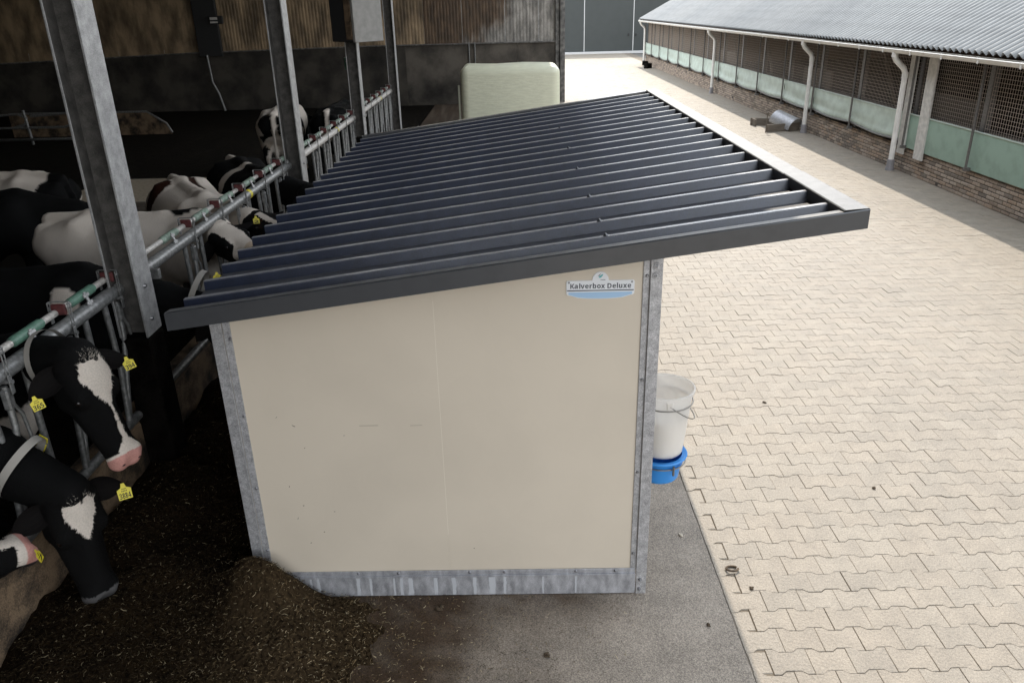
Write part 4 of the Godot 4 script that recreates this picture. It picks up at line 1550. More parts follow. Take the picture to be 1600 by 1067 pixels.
# cow's own axes: x forward, y up, z to its right; the origin is on the ground between the front feet
func cow_bones(poll: Vector3, nose: Vector3, up: Vector3) -> Array:
	var b: Array = []
	for s in [-1.0, 1.0]:
		b.append([Vector3(-0.12, 1.0, 0.07 * s), Vector3(-1.12, 0.98, 0.10 * s), 0.29, 0.30])
		b.append([Vector3(-0.45, 0.86, 0.10 * s), Vector3(-0.95, 0.84, 0.12 * s), 0.26, 0.28])
		b.append([Vector3(-1.08, 1.12, 0.14 * s), Vector3(-1.42, 1.06, 0.13 * s), 0.20, 0.17])
		b.append([Vector3(-1.06, 1.285, 0.0), Vector3(-1.10, 1.255, 0.23 * s), 0.055, 0.055, 0.05])
		b.append([Vector3(-1.50, 1.19, 0.11 * s), Vector3(-1.46, 1.16, 0.11 * s), 0.06, 0.06, 0.06])
		b.append([Vector3(-1.30, 1.02, 0.17 * s), Vector3(-1.20, 0.72, 0.22 * s), 0.20, 0.13])
		b.append([Vector3(-1.20, 0.72, 0.22 * s), Vector3(-1.44, 0.50, 0.20 * s), 0.12, 0.062])
		b.append([Vector3(-1.44, 0.50, 0.20 * s), Vector3(-1.39, 0.13, 0.20 * s), 0.055, 0.043, 0.04])
		b.append([Vector3(-1.39, 0.12, 0.20 * s), Vector3(-1.33, 0.035, 0.20 * s), 0.048, 0.055, 0.03])
		b.append([Vector3(-0.06, 1.16, 0.15 * s), Vector3(0.08, 0.82, 0.19 * s), 0.15, 0.13])
		b.append([Vector3(0.03, 0.80, 0.19 * s), Vector3(0.01, 0.46, 0.17 * s), 0.11, 0.06])
		b.append([Vector3(0.01, 0.46, 0.17 * s), Vector3(0.01, 0.13, 0.17 * s), 0.052, 0.043, 0.04])
		b.append([Vector3(0.01, 0.12, 0.17 * s), Vector3(0.06, 0.035, 0.17 * s), 0.048, 0.055, 0.03])
		b.append([Vector3(-1.05, 0.62, 0.06 * s), Vector3(-1.15, 0.58, 0.07 * s), 0.13, 0.11])
	b.append([Vector3(-0.02, 1.30, 0), Vector3(-0.35, 1.275, 0), 0.085, 0.07])
	b.append([Vector3(-0.35, 1.275, 0), Vector3(-1.0, 1.285, 0), 0.07, 0.07])
	b.append([Vector3(-1.0, 1.285, 0), Vector3(-1.50, 1.275, 0), 0.07, 0.055])
	b.append([Vector3(0.08, 0.96, 0), Vector3(0.18, 0.76, 0), 0.24, 0.13])
	b.append([Vector3(-1.52, 1.27, 0), Vector3(-1.60, 1.05, 0.01), 0.035, 0.03, 0.03])
	b.append([Vector3(-1.60, 1.05, 0.01), Vector3(-1.60, 0.55, 0.02), 0.028, 0.022, 0.02])
	b.append([Vector3(-1.60, 0.60, 0.02), Vector3(-1.59, 0.40, 0.03), 0.045, 0.02, 0.03])
	var root := Vector3(0.06, 1.12, 0)
	var end := poll - nose * 0.01 - up * 0.08
	var mid := (root + end) * 0.5 - up * 0.015 + Vector3(0, 0.02, 0)
	b.append([root, mid, 0.215, 0.155])
	b.append([root + Vector3(0.03, -0.14, 0), mid + Vector3(0, -0.08, 0), 0.17, 0.11])
	b.append([mid, end, 0.155, 0.115])
	return b

func head_bones() -> Array:
	# x towards the nose, y out of the forehead, z across; the origin is the poll
	var b: Array = []
	for s in [-1.0, 1.0]:
		b.append([Vector3(0.02, -0.075, 0.040 * s), Vector3(0.13, -0.075, 0.050 * s), 0.078, 0.072, 0.03])
		b.append([Vector3(0.05, -0.155, 0.045 * s), Vector3(0.15, -0.165, 0.050 * s), 0.072, 0.062, 0.04])
		b.append([Vector3(0.165, -0.052, 0.086 * s), Vector3(0.180, -0.056, 0.084 * s), 0.036, 0.032, 0.02])
		b.append([Vector3(0.16, -0.125, 0.058 * s), Vector3(0.42, -0.115, 0.034 * s), 0.050, 0.045, 0.04])
		b.append([Vector3(0.475, -0.095, 0.036 * s), Vector3(0.500, -0.115, 0.034 * s), 0.050, 0.046, 0.03])
		b.append([Vector3(0.497, -0.074, 0.038 * s), Vector3(0.512, -0.082, 0.044 * s), 0.020, 0.016, 0.012])
		b.append([Vector3(0.12, -0.205, 0.040 * s), Vector3(0.40, -0.165, 0.022 * s), 0.040, 0.030, 0.03])
	b.append([Vector3(0.0, -0.03, 0), Vector3(0.05, -0.045, 0), 0.055, 0.06, 0.04])
	b.append([Vector3(0.10, -0.060, 0), Vector3(0.44, -0.090, 0), 0.066, 0.050, 0.04])
	b.append([Vector3(0.38, -0.160, 0), Vector3(0.468, -0.150, 0), 0.040, 0.036, 0.02])
	return b

func ear_mesh(pink: bool) -> ArrayMesh:
	# a drooping leaf-shaped cup, root at the origin, tip along +z
	var st := MB.new()
	var n := 10
	var rows: Array = []
	for i in n + 1:
		var u := float(i) / n
		var w := 0.058 * pow(sin(PI * clampf(0.12 + u * 0.88, 0, 1)), 0.7)
		var row: Array = []
		for j in 7:
			var v := (j - 3) / 3.0
			row.append(Vector3(v * w, -0.035 * u * u - 0.03 * (1 - v * v) * (1 - u * 0.6) + 0.012, u * 0.185))
		rows.append(row)
	for side in 2:
		for i in n:
			for j in 6:
				var o := Vector3(0, -0.006 * side, 0)
				var a: Vector3 = rows[i][j] + o
				var b: Vector3 = rows[i + 1][j] + o
				var c: Vector3 = rows[i + 1][j + 1] + o
				var d: Vector3 = rows[i][j + 1] + o
				st.poly([a, b, c, d], Vector3(0, 1.0 if side == 0 else -1.0, 0))
	return st.mesh()

const BLACK := Color(0.0052, 0.0044, 0.0042)
const WHITE := Color(0.60, 0.535, 0.465)
const BROWN := Color(0.026, 0.011, 0.006)
const PINK := Color(0.52, 0.26, 0.22)

var coat_noise: FastNoiseLite
var edge_noise: FastNoiseLite
var cow_head := {}
var ear_shape: ArrayMesh

func blaze(kind: String, p: Vector3) -> Color:
	# p in head axes: x along the nose, z across
	var e := edge_noise.get_noise_3d(p.x * 14, p.y * 14, p.z * 14) * 0.012 + edge_noise.get_noise_3d(p.x * 60, p.y * 60, p.z * 60) * 0.008
	var w := -1.0
	var top := p.y > -0.10
	var muzzle := p.x + e * 1.2
	match kind:
		"wide_blaze":
			if p.x < 0.235:
				w = lerpf(0.050, 0.085, clampf(p.x / 0.08, 0, 1)) if p.x < 0.10 else lerpf(0.085, 0.013, clampf((p.x - 0.10) / 0.135, 0, 1))
			elif p.x < 0.41:
				w = 0.009
			else:
				w = lerpf(0.012, 0.06, clampf((p.x - 0.41) / 0.05, 0, 1))
			if p.x < -0.035:
				w = -1.0
			if muzzle > 0.455 and p.x > 0.465:
				return PINK if p.x > 0.478 or p.y < -0.13 else WHITE
			return WHITE if top and absf(p.z + 0.008) < w + e else BLACK
		"heart":
			if p.x > -0.01 and p.x < 0.215:
				w = 0.072 * sqrt(clampf(p.x / 0.05 + 0.2, 0, 1)) if p.x < 0.07 else lerpf(0.072, 0.0, pow((p.x - 0.07) / 0.145, 1.2))
				if p.x < 0.05 and absf(p.z + 0.01) < 0.016 * (1 - p.x / 0.05):
					w = -1.0
			if muzzle > 0.485:
				return Color(0.09, 0.085, 0.085)
			return WHITE if top and absf(p.z - 0.004) < w + e else BLACK
		"snip":
			if muzzle > 0.43 and p.y > -0.115:
				return PINK if p.x > 0.47 else WHITE
			if p.x > 0.36 and absf(p.z) < 0.03 + e and top:
				return WHITE
			return Color(0.03, 0.025, 0.025) if muzzle > 0.47 else BLACK
		"white_face":
			if muzzle > 0.44:
				return Color(0.40, 0.22, 0.12)
			if p.x > 0.30 and e > -0.012:
				return Color(0.50, 0.40, 0.30)
			if absf(p.z) > 0.072 + e and p.x < 0.22:
				return BLACK
			return WHITE
		"brown_nose":
			if muzzle > 0.42:
				return Color(0.42, 0.22, 0.10)
			return WHITE if absf(p.z) < 0.028 + e and p.x > 0.08 else (BROWN if e > 0.004 else BLACK)
	return BLACK

# coat: "white" share plus chosen spots in the cow's own axes: [centre, radius, colour]
func body_color(p: Vector3, level: float, sd: float, spots: Array, dark: Color) -> Color:
	var e := edge_noise.get_noise_3d(p.x * 9 + sd, p.y * 9, p.z * 9) * 0.05 + edge_noise.get_noise_3d(p.x * 28, p.y * 28 + sd, p.z * 28) * 0.02
	for s in spots:
		var q: Vector3 = (p - s[0]) / s[1]
		if q.length() + e * 2.2 < 1.0:
			return s[2]
	var n := coat_noise.get_noise_3d(p.x + sd, p.y * 0.8 + sd * 2.0, p.z + sd * 0.5) + e * 0.6
	var c: Color = WHITE if n < level else dark
	if c == WHITE:
		var dirt := clampf((0.95 - p.y) * 1.1 + edge_noise.get_noise_3d(p.x * 4.0, p.y * 3.0 + sd, p.z * 4.0) * 0.7, 0.0, 0.75)
		c = c.lerp(Color(0.20, 0.145, 0.085), dirt)
	return c

# short coat hairs lying over the face, each the colour of the coat under it
func head_hair(t: Node3D, hx: Transform3D, face: String, count: int, sd: int) -> void:
	var r := RandomNumberGenerator.new()
	r.seed = 500 + sd
	var b := MB.new()
	b.poly([Vector3(-0.5, 0, 0), Vector3(0.5, 0, 0), Vector3(0.3, 0.6, 0.1), Vector3(-0.3, 0.6, 0.1)], Vector3(0, 0, 1))
	b.tri(Vector3(0.3, 0.6, 0.1), Vector3(0, 1, 0.06), Vector3(-0.3, 0.6, 0.1), Vector3(0, 0, 1))
	var xfs: Array = []
	var cols: Array = []
	while xfs.size() < count:
		var i := r.randi_range(0, cow_head.v.size() - 1)
		var p: Vector3 = cow_head.v[i]
		var n: Vector3 = cow_head.n[i]
		if p.x > 0.455:
			count -= 1
			continue
		var g := Vector3(1.0 if p.x > 0.05 else -1.0, -0.2, signf(p.z) * 0.35) + Vector3(r.randfn(0, 0.3), r.randfn(0, 0.3), r.randfn(0, 0.3))
		g = (g - n * g.dot(n)).normalized()
		var d := (g + n * r.randf_range(0.15, 0.5)).normalized()
		var x := d.cross(n).normalized()
		var L := r.randf_range(0.008, 0.016) if p.x > 0.06 else r.randf_range(0.012, 0.026)
		var at := p + g.cross(n) * r.randfn(0, 0.002) + g * r.randfn(0, 0.003) - n * 0.001
		xfs.append(hx * Transform3D(Basis(x * 0.0013, d * L, x.cross(d).normalized() * L), at))
		cols.append(blaze(face, p) * r.randf_range(0.75, 1.2))
	multi("coat_hair", b.mesh(), xfs, cols, M.straw, t)

var geo_cache := {}
var ear_tips := {}

func cow(label: String, at: Vector3, yaw: float, poll_w: Vector3, nose_w: Vector3, up_w: Vector3, face: String, level: float, sd: float, spots: Array, dark := BLACK, key := "", cell := 0.03, group := "", hairs := 0) -> Node3D:
	var t := thing("cow", label, "cow", at, yaw, group)
	var inv := t.transform.affine_inverse()
	var poll: Vector3 = inv * poll_w
	var nd: Vector3 = inv.basis * (nose_w - poll_w).normalized()
	var up: Vector3 = inv.basis * up_w
	up = (up - nd * up.dot(nd)).normalized()
	var hx := Transform3D(Basis(nd, up, nd.cross(up)) * 1.10, poll)
	var g: Dictionary
	if key and geo_cache.has(key):
		g = geo_cache[key].g
		hx = geo_cache[key].h
	else:
		g = net(cow_bones(hx.origin, nd, up), cell)
		if key:
			geo_cache[key] = {"g": g, "h": hx}
	var st := MB.new()
	st.colored = true
	for i in g.v.size():
		var p: Vector3 = g.v[i]
		var dn := 0.007 * edge_noise.get_noise_3d(p.x * 5.0, p.y * 5.0, p.z * 5.0 + sd) + 0.004 * edge_noise.get_noise_3d(p.x * 16.0, p.y * 9.0, p.z * 16.0 + sd)
		st.v.append(p + (g.n[i] as Vector3) * dn)
		st.n.append(g.n[i])
		var c := body_color(p, level, sd, spots, dark)
		# near the head the neck takes the head's colour
		st.c.append(c)
	st.idx.append_array(g.i)
	var off := st.v.size()
	for i in cow_head.v.size():
		var p: Vector3 = cow_head.v[i]
		st.v.append(hx * p)
		st.n.append((hx.basis * cow_head.n[i]).normalized())
		st.c.append(blaze(face, p))
	for k in cow_head.i:
		st.idx.append(off + k)
	obj("body", st, M.hide, t)
	if hairs > 0:
		head_hair(t, hx, face, hairs, int(sd))
	for s in [-1.0, 1.0]:
		var ear := put_mesh("ear", ear_shape, M.hide_black if face != "heart" or s < 0 else M.hide_black, t)
		var out := Vector3(0.38, -0.34, s).normalized()
		var fwd := Vector3(1, 0, 0.3 * s)
		fwd = (fwd - out * fwd.dot(out)).normalized()
		ear.transform = hx * Transform3D(Basis(fwd, out.cross(fwd), out), Vector3(0.015, -0.062, 0.085 * s))
		ear_tips["%s %d" % [t.name, int(s)]] = (t.transform * (ear.transform * Vector3(0, -0.03, 0.16)))
		var eb := MB.new()
		eb.ball(Vector3(0.180, -0.050, 0.106 * s), Vector3(0.019, 0.017, 0.014))
		var ey := obj("eye", eb, M.eye, t)
		ey.transform = hx
	if face in ["wide_blaze", "white_face"]:
		for s in [-1.0, 1.0]:
			var nb := MB.new()
			nb.ball(Vector3(0.521, -0.082, 0.043 * s), Vector3(0.010, 0.015, 0.013))
			var nx := obj("nostril", nb, M.nostril, t)
			nx.transform = hx
	return t

func ear_tag(c: Node3D, at: Vector3, facing: Vector3, up: Vector3, digits: String, size := 0.055) -> void:
	var inv := c.transform.affine_inverse()
	var z := (inv.basis * facing).normalized()
	var y := inv.basis * up
	y = (y - z * y.dot(z)).normalized()
	var st := MB.new()
	var s := size
	st.prism(PackedVector2Array([Vector2(-0.5 * s, -0.55 * s), Vector2(0.5 * s, -0.55 * s), Vector2(0.52 * s, 0.25 * s), Vector2(0.2 * s, 0.42 * s), Vector2(0.12 * s, 0.75 * s), Vector2(-0.12 * s, 0.75 * s), Vector2(-0.2 * s, 0.42 * s), Vector2(-0.52 * s, 0.25 * s)]), Transform3D(Basis(), Vector3(0, 0, -0.001)), 0.002)
	var o := obj("ear_tag", st, M.tag_yellow, c)
	o.transform = Transform3D(Basis(y.cross(z), y, z), inv * at)
	text("tag_number", digits, s * 0.62, M.ink, o, Vector3(0, -0.26 * s, 0.0012), s * 0.85, true)
	st = MB.new()
	for k in 4:
		st.box(Vector3((-0.16 + 0.11 * k) * s, 0.13 * s, 0.0012), Vector3(0.07 * s, 0.09 * s, 0.0006))
		st.box(Vector3((-0.12 + 0.09 * k) * s, 0.30 * s, 0.0012), Vector3(0.06 * s, 0.07 * s, 0.0006))
	obj("small_print", st, M.ink, o)

func tip(c: Node3D, side: int) -> Vector3:
	var p: Vector3 = ear_tips["%s %d" % [c.name, side]]
	return p + Vector3(0.03, -0.025, 0.03)

func collar(c: Node3D, a: Vector3, axis: Vector3, r1: float, r2: float, plate_at: float, digits: String, up_hint := Vector3.UP) -> void:
	var inv := c.transform.affine_inverse()
	var y := (inv.basis * axis).normalized()
	var x := inv.basis * up_hint
	x = (x - y * x.dot(y)).normalized()
	var bs := Basis(x, y, x.cross(y))
	var st := MB.new()
	var n := 36
	for k in n:
		var p: Array = []
		for e in 2:
			var an := TAU * (k + e) / n
			p.append([Vector3(cos(an) * r1, 0, sin(an) * r2), Vector3(cos(an) / r1, 0, sin(an) / r2).normalized()])
		var h := Vector3(0, 0.020, 0)
		st.stri(p[0][0] - h, p[1][0] - h, p[1][0] + h, p[0][1], p[1][1], p[1][1])
		st.stri(p[0][0] - h, p[1][0] + h, p[0][0] + h, p[0][1], p[1][1], p[0][1])
	var o := obj("collar", st, M.strap, c)
	o.transform = Transform3D(bs, inv * a)
	for k in 2:
		var an := plate_at + 0.42 * k
		var pos := Vector3(cos(an) * r1, 0, sin(an) * r2) * 1.04
		var nz := Vector3(cos(an) / r1, 0, sin(an) / r2).normalized()
		var tx := Vector3(0, 1, 0).cross(nz)
		st = MB.new()
		st.box(Vector3.ZERO, Vector3(0.055, 0.048, 0.006), Basis(), 0.002)
		var pl := obj("number_plate", st, M.tag_yellow if digits == "C" else M.tag_dark, o)
		pl.transform = Transform3D(Basis(tx, Vector3(0, 1, 0), nz), pos)
		text("plate_digit", digits.substr(k % digits.length(), 1), 0.045, M.ink if digits == "C" else M.tag_yellow, pl, Vector3(0, 0, 0.0032), 0.03, true)

func cows() -> void:
	coat_noise = FastNoiseLite.new()
	coat_noise.seed = 12
	coat_noise.frequency = 1.15
	coat_noise.fractal_octaves = 2
	edge_noise = FastNoiseLite.new()
	edge_noise.seed = 3
	edge_noise.frequency = 1.0
	cow_head = net(head_bones(), 0.0062, 0.03)
	ear_shape = ear_mesh(false)
	var all_black := -5.0
	var W := WHITE
	# nearest the camera, left to right and back
	var a := cow("black cow with broad white forehead blaze and pink nose, head through the near fence", Vector3(-3.20, 0, -4.15), -0.05, Vector3(-2.17, 1.43, -3.60), Vector3(-1.93, 0.91, -3.46), Vector3(0.80, 0.36, 0.34), "wide_blaze", all_black, 1.0, [[Vector3(0.25, 0.78, 0.0), Vector3(0.30, 0.14, 0.2), W]], BLACK, "", 0.028, "", 11000)
	ear_tag(a, tip(a, -1), Vector3(0.7, 0.5, 0.9), Vector3(-0.15, 1, 0.1), "394")
	ear_tag(a, tip(a, 1), Vector3(0.5, 0.5, 0.9), Vector3(-0.2, 1, 0.1), "365")
	collar(a, Vector3(-2.42, 1.36, -3.72), Vector3(0.8, 0.15, 0.25), 0.165, 0.135, 1.9, "52")
	var b := cow("black cow with white heart on its forehead and tag 3884, muzzle down in the silage", Vector3(-3.05, 0, -3.42), -0.03, Vector3(-2.20, 0.82, -3.27), Vector3(-2.08, 0.24, -3.16), Vector3(0.78, 0.20, 0.52), "heart", all_black, 2.0, [], BLACK, "", 0.028, "", 11000)
	ear_tag(b, tip(b, -1), Vector3(0.45, 0.55, 0.9), Vector3(-0.05, 1, 0.0), "3884", 0.066)
	collar(b, Vector3(-2.46, 0.97, -3.32), Vector3(0.75, -0.55, 0.05), 0.175, 0.15, 1.0, "C")
	var c := cow("black cow at the photo's left edge, only its pink-tipped dark muzzle and cheek in view", Vector3(-3.45, 0, -2.55), 0.0, Vector3(-2.62, 0.90, -2.66), Vector3(-2.34, 0.72, -3.16), Vector3(0.25, 0.95, 0.15), "snip", all_black, 3.0, [], BLACK, "", 0.028, "", 6000)
	ear_tag(c, Vector3(-2.28, 0.66, -3.02), Vector3(0.9, 0.3, -0.3), Vector3(0.5, 0.8, -0.2), "7", 0.05)
	var k := cow("black cow with one small white fleck on its back, beside the first column", Vector3(-3.10, 0, -5.42), 0.0, Vector3(-2.14, 1.0, -5.42), Vector3(-1.86, 0.58, -5.34), Vector3(0.7, 0.6, 0.3), "plain", all_black, 4.0, [[Vector3(-0.02, 1.38, 0.30), Vector3(0.13, 0.30, 0.06), W]], BLACK, "", 0.03)
	ear_tag(k, Vector3(-2.10, 1.28, -5.28), Vector3(0.5, 0.5, 0.9), Vector3(0.1, 1, 0.1), "41")
	collar(k, Vector3(-2.32, 1.12, -5.42), Vector3(0.8, -0.35, 0.0), 0.18, 0.15, 1.1, "64")
	var e := cow("mostly white cow behind the first column, white face turned through the fence", Vector3(-2.85, 0, -7.02), -0.12, Vector3(-2.46, 1.36, -6.40), Vector3(-2.02, 1.24, -6.15), Vector3(0.1, 0.9, 0.4), "white_face", 5.0, 5.0, [[Vector3(-0.15, 1.40, -0.1), Vector3(0.17, 0.14, 0.2), BLACK]], BLACK, "", 0.03)
	var f := cow("white cow with one long dark brown streak down its back, second of the white cows", Vector3(-3.05, 0, -7.75), -0.98, Vector3(-2.42, 1.29, -7.15), Vector3(-2.0, 1.26, -6.85), Vector3(0.1, 0.9, 0.3), "brown_nose", 5.0, 6.0, [[Vector3(-1.05, 1.08, 0.28), Vector3(0.13, 0.40, 0.22), BROWN], [Vector3(-0.85, 1.30, -0.10), Vector3(0.36, 0.08, 0.05), BROWN], [Vector3(-0.3, 0.82, 0.30), Vector3(0.16, 0.22, 0.3), BROWN]], BROWN, "feeding", 0.03)
	ear_tag(f, Vector3(-2.32, 1.27, -6.95), Vector3(0.5, 0.5, 0.9), Vector3(0.1, 1, 0.1), "2")
	cow("black cow with white rump and white side band, behind the brown-streaked cow", Vector3(-2.82, 0, -8.95), -1.0, Vector3(-2.3, 1.2, -9.7), Vector3(-2.0, 0.8, -9.8), Vector3(0.7, 0.5, 0.3), "plain", all_black, 7.0, [[Vector3(-1.35, 1.30, -0.02), Vector3(0.24, 0.12, 0.24), W], [Vector3(-0.62, 1.15, 0.2), Vector3(0.10, 0.35, 0.28), W]], BLACK, "feeding", 0.03)
	cow("black and white cow standing with its back to the camera beside the second column", Vector3(-4.42, 0, -16.25), PI / 2 + 0.05, Vector3(-4.4, 1.0, -17.2), Vector3(-4.4, 0.6, -17.5), Vector3(0, 0.8, -0.5), "plain", -0.15, 21.0, [[Vector3(-1.38, 1.34, 0.08), Vector3(0.3, 0.09, 0.20), W], [Vector3(-1.56, 0.95, 0.03), Vector3(0.22, 0.55, 0.055), W], [Vector3(-1.45, 0.45, 0.0), Vector3(0.3, 0.34, 0.20), W]], BLACK, "standing", 0.035)
	cow("black cow with a white cross on its rump, far inside the barn", Vector3(-3.32, 0, -16.3), PI / 2 - 0.04, Vector3(-3.3, 1.0, -17.2), Vector3(-3.3, 0.6, -17.5), Vector3(0, 0.8, -0.5), "plain", all_black, 22.0, [[Vector3(-1.46, 1.34, 0.0), Vector3(0.16, 0.035, 0.26), W], [Vector3(-1.55, 1.10, 0.04), Vector3(0.22, 0.27, 0.035), W], [Vector3(-1.45, 0.78, -0.12), Vector3(0.22, 0.14, 0.17), W]], BLACK, "standing", 0.035)
	cow("white and black patched cow standing sideways near the photo's left edge", Vector3(-6.75, 0, -9.35), PI - 0.12, Vector3(-7.6, 1.1, -9.3), Vector3(-7.9, 0.8, -9.2), Vector3(-0.3, 0.9, 0), "plain", 5.0, 23.0, [[Vector3(-0.55, 1.20, -0.32), Vector3(0.14, 0.2, 0.2), BLACK], [Vector3(-1.50, 1.16, -0.1), Vector3(0.16, 0.28, 0.4), BLACK], [Vector3(-0.95, 0.80, -0.3), Vector3(0.6, 0.24, 0.4), BLACK], [Vector3(-0.1, 1.0, -0.3), Vector3(0.3, 0.35, 0.4), BLACK]], BLACK, "standing", 0.035)
	cow("wholly black cow standing between the patched cow and the first column", Vector3(-5.15, 0, -8.15), 0.25, Vector3(-4.2, 1.05, -8.3), Vector3(-3.9, 0.8, -8.4), Vector3(0.3, 0.9, 0), "plain", all_black, 24.0, [[Vector3(-0.75, 1.36, 0.04), Vector3(0.10, 0.05, 0.06), W]], BLACK, "standing2", 0.035)

# ------------------------------------------------------------------ small things
func clutter() -> void:
	var st := MB.new()
	# buckets on the calf house
	var t := thing("milk_bucket", "translucent white plastic bucket with wire handle hung above the blue bucket", "bucket", Vector3(0.870, 0.50, -4.12))
	st = MB.new()
	st.lathe([Vector2(0.0, 0.0), Vector2(0.120, 0.0), Vector2(0.128, 0.01), Vector2(0.166, 0.40), Vector2(0.178, 0.405), Vector2(0.180, 0.425), Vector2(0.172, 0.428), Vector2(0.162, 0.42), Vector2(0.124, 0.015), Vector2(0.0, 0.008)], Transform3D(), 32)
	obj("pail", st, M.bucket_white, t)
	st = MB.new()
	st.lathe([Vector2(0.0, 0.012), Vector2(0.121, 0.014), Vector2(0.1455, 0.245), Vector2(0.0, 0.245)], Transform3D(), 32)
	obj("milk", st, M.milk, t)
	st = MB.new()
	var pth: Array = []
	for k in 17:
		var a := PI * k / 16
		pth.append(Vector3(0.03 + sin(a) * 0.150, 0.36 - sin(a) * 0.16, 0.180 - 0.36 * k / 16.0 + 0.03 * sin(a)) if true else Vector3.ZERO)
	var hp: Array = []
	for k in 17:
		var a := PI * k / 16
		# bail hangs down the outer side
		hp.append(Vector3(sin(a) * 0.185, 0.385 - sin(a) * 0.15, cos(a) * 0.186))
	st.tube(hp, 0.0032, 6)
	obj("handle", st, M.wire, t)
	for s in [-1.0, 1.0]:
		st = MB.new()
		st.box(Vector3(0, 0.385, 0.180 * s), Vector3(0.035, 0.05, 0.016), Basis(), 0.005)
		obj("handle_lug", st, M.bucket_white, t)
	t = thing("feed_bucket", "small blue plastic bucket with wide rim low on the calf house side", "bucket", Vector3(0.860, 0.325, -4.12))
	st = MB.new()
	st.lathe([Vector2(0.0, 0.0), Vector2(0.118, 0.0), Vector2(0.124, 0.01), Vector2(0.142, 0.145), Vector2(0.166, 0.149), Vector2(0.170, 0.158), Vector2(0.164, 0.164), Vector2(0.138, 0.160), Vector2(0.119, 0.014), Vector2(0.0, 0.008)], Transform3D(), 32)
	obj("bowl", st, M.bucket_blue, t)
	st = MB.new()
	st.lathe([Vector2(0.1405, 0.105), Vector2(0.146, 0.105), Vector2(0.147, 0.114), Vector2(0.1415, 0.114)], Transform3D(), 32)
	obj("rim_band", st, M.bucket_blue, t)
	# hanging cabinet high by the third column
	t = thing("hanging_cabinet", "dusty dark hanging cabinet with pale side panel high beside the third column", "cabinet", Vector3(-2.30, 2.56, -12.75), -0.62)
	st = MB.new()
	st.box(Vector3(-0.02, 0.75, 0), Vector3(0.46, 1.5, 0.55), Basis(), 0.012)
	obj("case", st, M.rubber, t)
	st = MB.new()
	st.box(Vector3(0.225, 0.75, -0.02), Vector3(0.05, 1.52, 0.60), Basis(), 0.008)
	obj("side_panel", st, tinted(M.white_board, 0.42), t)
	st = MB.new()
	st.box(Vector3(0.13, 0.76, 0.275), Vector3(0.13, 1.46, 0.02), Basis(), 0.006)
	obj("dusty_strip", st, M.concrete_brown, t)
	st = MB.new()
	for s in [-0.15, 0.15]:
		st.tube([Vector3(s, 1.5, 0), Vector3(s, 5.0, 0)], 0.012, 6)
	obj("hanger", st, M.tube, t)
	t = thing("green_canister", "small green plastic canister hanging on the third column", "canister", Vector3(-2.555, 2.13, -13.12))
	st = MB.new()
	st.lathe([Vector2(0.0, 0.0), Vector2(0.048, 0.0), Vector2(0.052, 0.01), Vector2(0.052, 0.15), Vector2(0.056, 0.155), Vector2(0.056, 0.18), Vector2(0.0, 0.185)], Transform3D(), 16)
	obj("can", st, M.green_plastic, t)
	st = MB.new()
	st.tube([Vector3(0, 0.18, 0), Vector3(0.0, 0.5, -0.02)], 0.004, 5)
	st.box(Vector3(0, 0.12, 0.051), Vector3(0.04, 0.02, 0.004))
	obj("hook", st, M.wire, t)
	# wrapped block before the end wall
	t = thing("wrapped_block", "big pale green wrapped block with rounded corners before the barn end wall", "bale", Vector3(0.02, 0, -22.25))
	st = MB.new()
	rounded_block(st, Vector3(2.62, 1.56, 1.5), 0.20)
	obj("wrap", st, M.bale_wrap, t)
	st = MB.new()
	st.box(Vector3(-1.36, 0.55, 0.6), Vector3(0.05, 1.1, 0.05), Basis(), 0.005)
	obj("marker_post", st, tinted(M.bale_wrap, 0.45), t)
	# switch box and lever on the end wall
	t = thing("switch_box", "small white labelled switch box on the dark wall post", "switch box", Vector3(-9.5, 2.70, -27.24))
	st = MB.new()
	st.box(Vector3(0.15, 0.1, 0.08), Vector3(0.42, 0.24, 0.10), Basis(), 0.02)
	obj("box", st, M.rubber, t)
	st = MB.new()
	st.box(Vector3(0.08, 0.14, 0.132), Vector3(0.24, 0.08, 0.006))
	st.box(Vector3(0.08, 0.03, 0.132), Vector3(0.24, 0.05, 0.006))
	obj("label_plate", st, M.white_board, t)
	# cubicle partition board and dividers
	t = thing("partition_board", "brown cubicle board with clipped corner beside the cubicle tubes", "board", Vector3(-10.0, -0.02, -22.0))
	st = MB.new()
	st.prism(PackedVector2Array([Vector2(-3.6, -0.0), Vector2(0.72, 0.0), Vector2(0.72, 0.1), Vector2(0.62, 0.28), Vector2(0.15, 0.60), Vector2(-3.6, 0.62)]), Transform3D(Basis(), Vector3(0, 0, -0.03)), 0.05)
	obj("board", st, M.concrete_brown, t)
	st = MB.new()
	st.tube([Vector3(-3.6, 0.63, 0), Vector3(0.15, 0.61, 0), Vector3(0.63, 0.29, 0), Vector3(0.74, 0.05, 0)], 0.03, 8)
	obj("edge_tube", st, M.tube, t)
	for k in 2:
		t = thing("cubicle_divider", ["bent tube cubicle divider before the brown board, left of the first column", "second bent tube cubicle divider, farther left by the photo's edge"][k], "divider", Vector3(-11.0 - 1.3 * k, 0, -20.6), 0.0, "cubicle dividers")
		st = MB.new()
		st.tube([Vector3(-2.2, 0.42, 0), Vector3(-0.4, 0.42, 0), Vector3(-0.1, 0.5, 0), Vector3(0.0, 0.66, 0), Vector3(-0.25, 0.76, 0), Vector3(-1.2, 0.70, 0)], 0.03, 8)
		st.tube([Vector3(-2.2, 0.14, 0.1), Vector3(0.2, 0.14, 0.1)], 0.035, 8)
		obj("bent_tube", st, M.tube, t)
		st = MB.new()
		st.tube([Vector3(-1.3, 0.0, 0), Vector3(-1.35, 0.85, 0)], 0.035, 8)
		obj("post", st, M.tube, t)
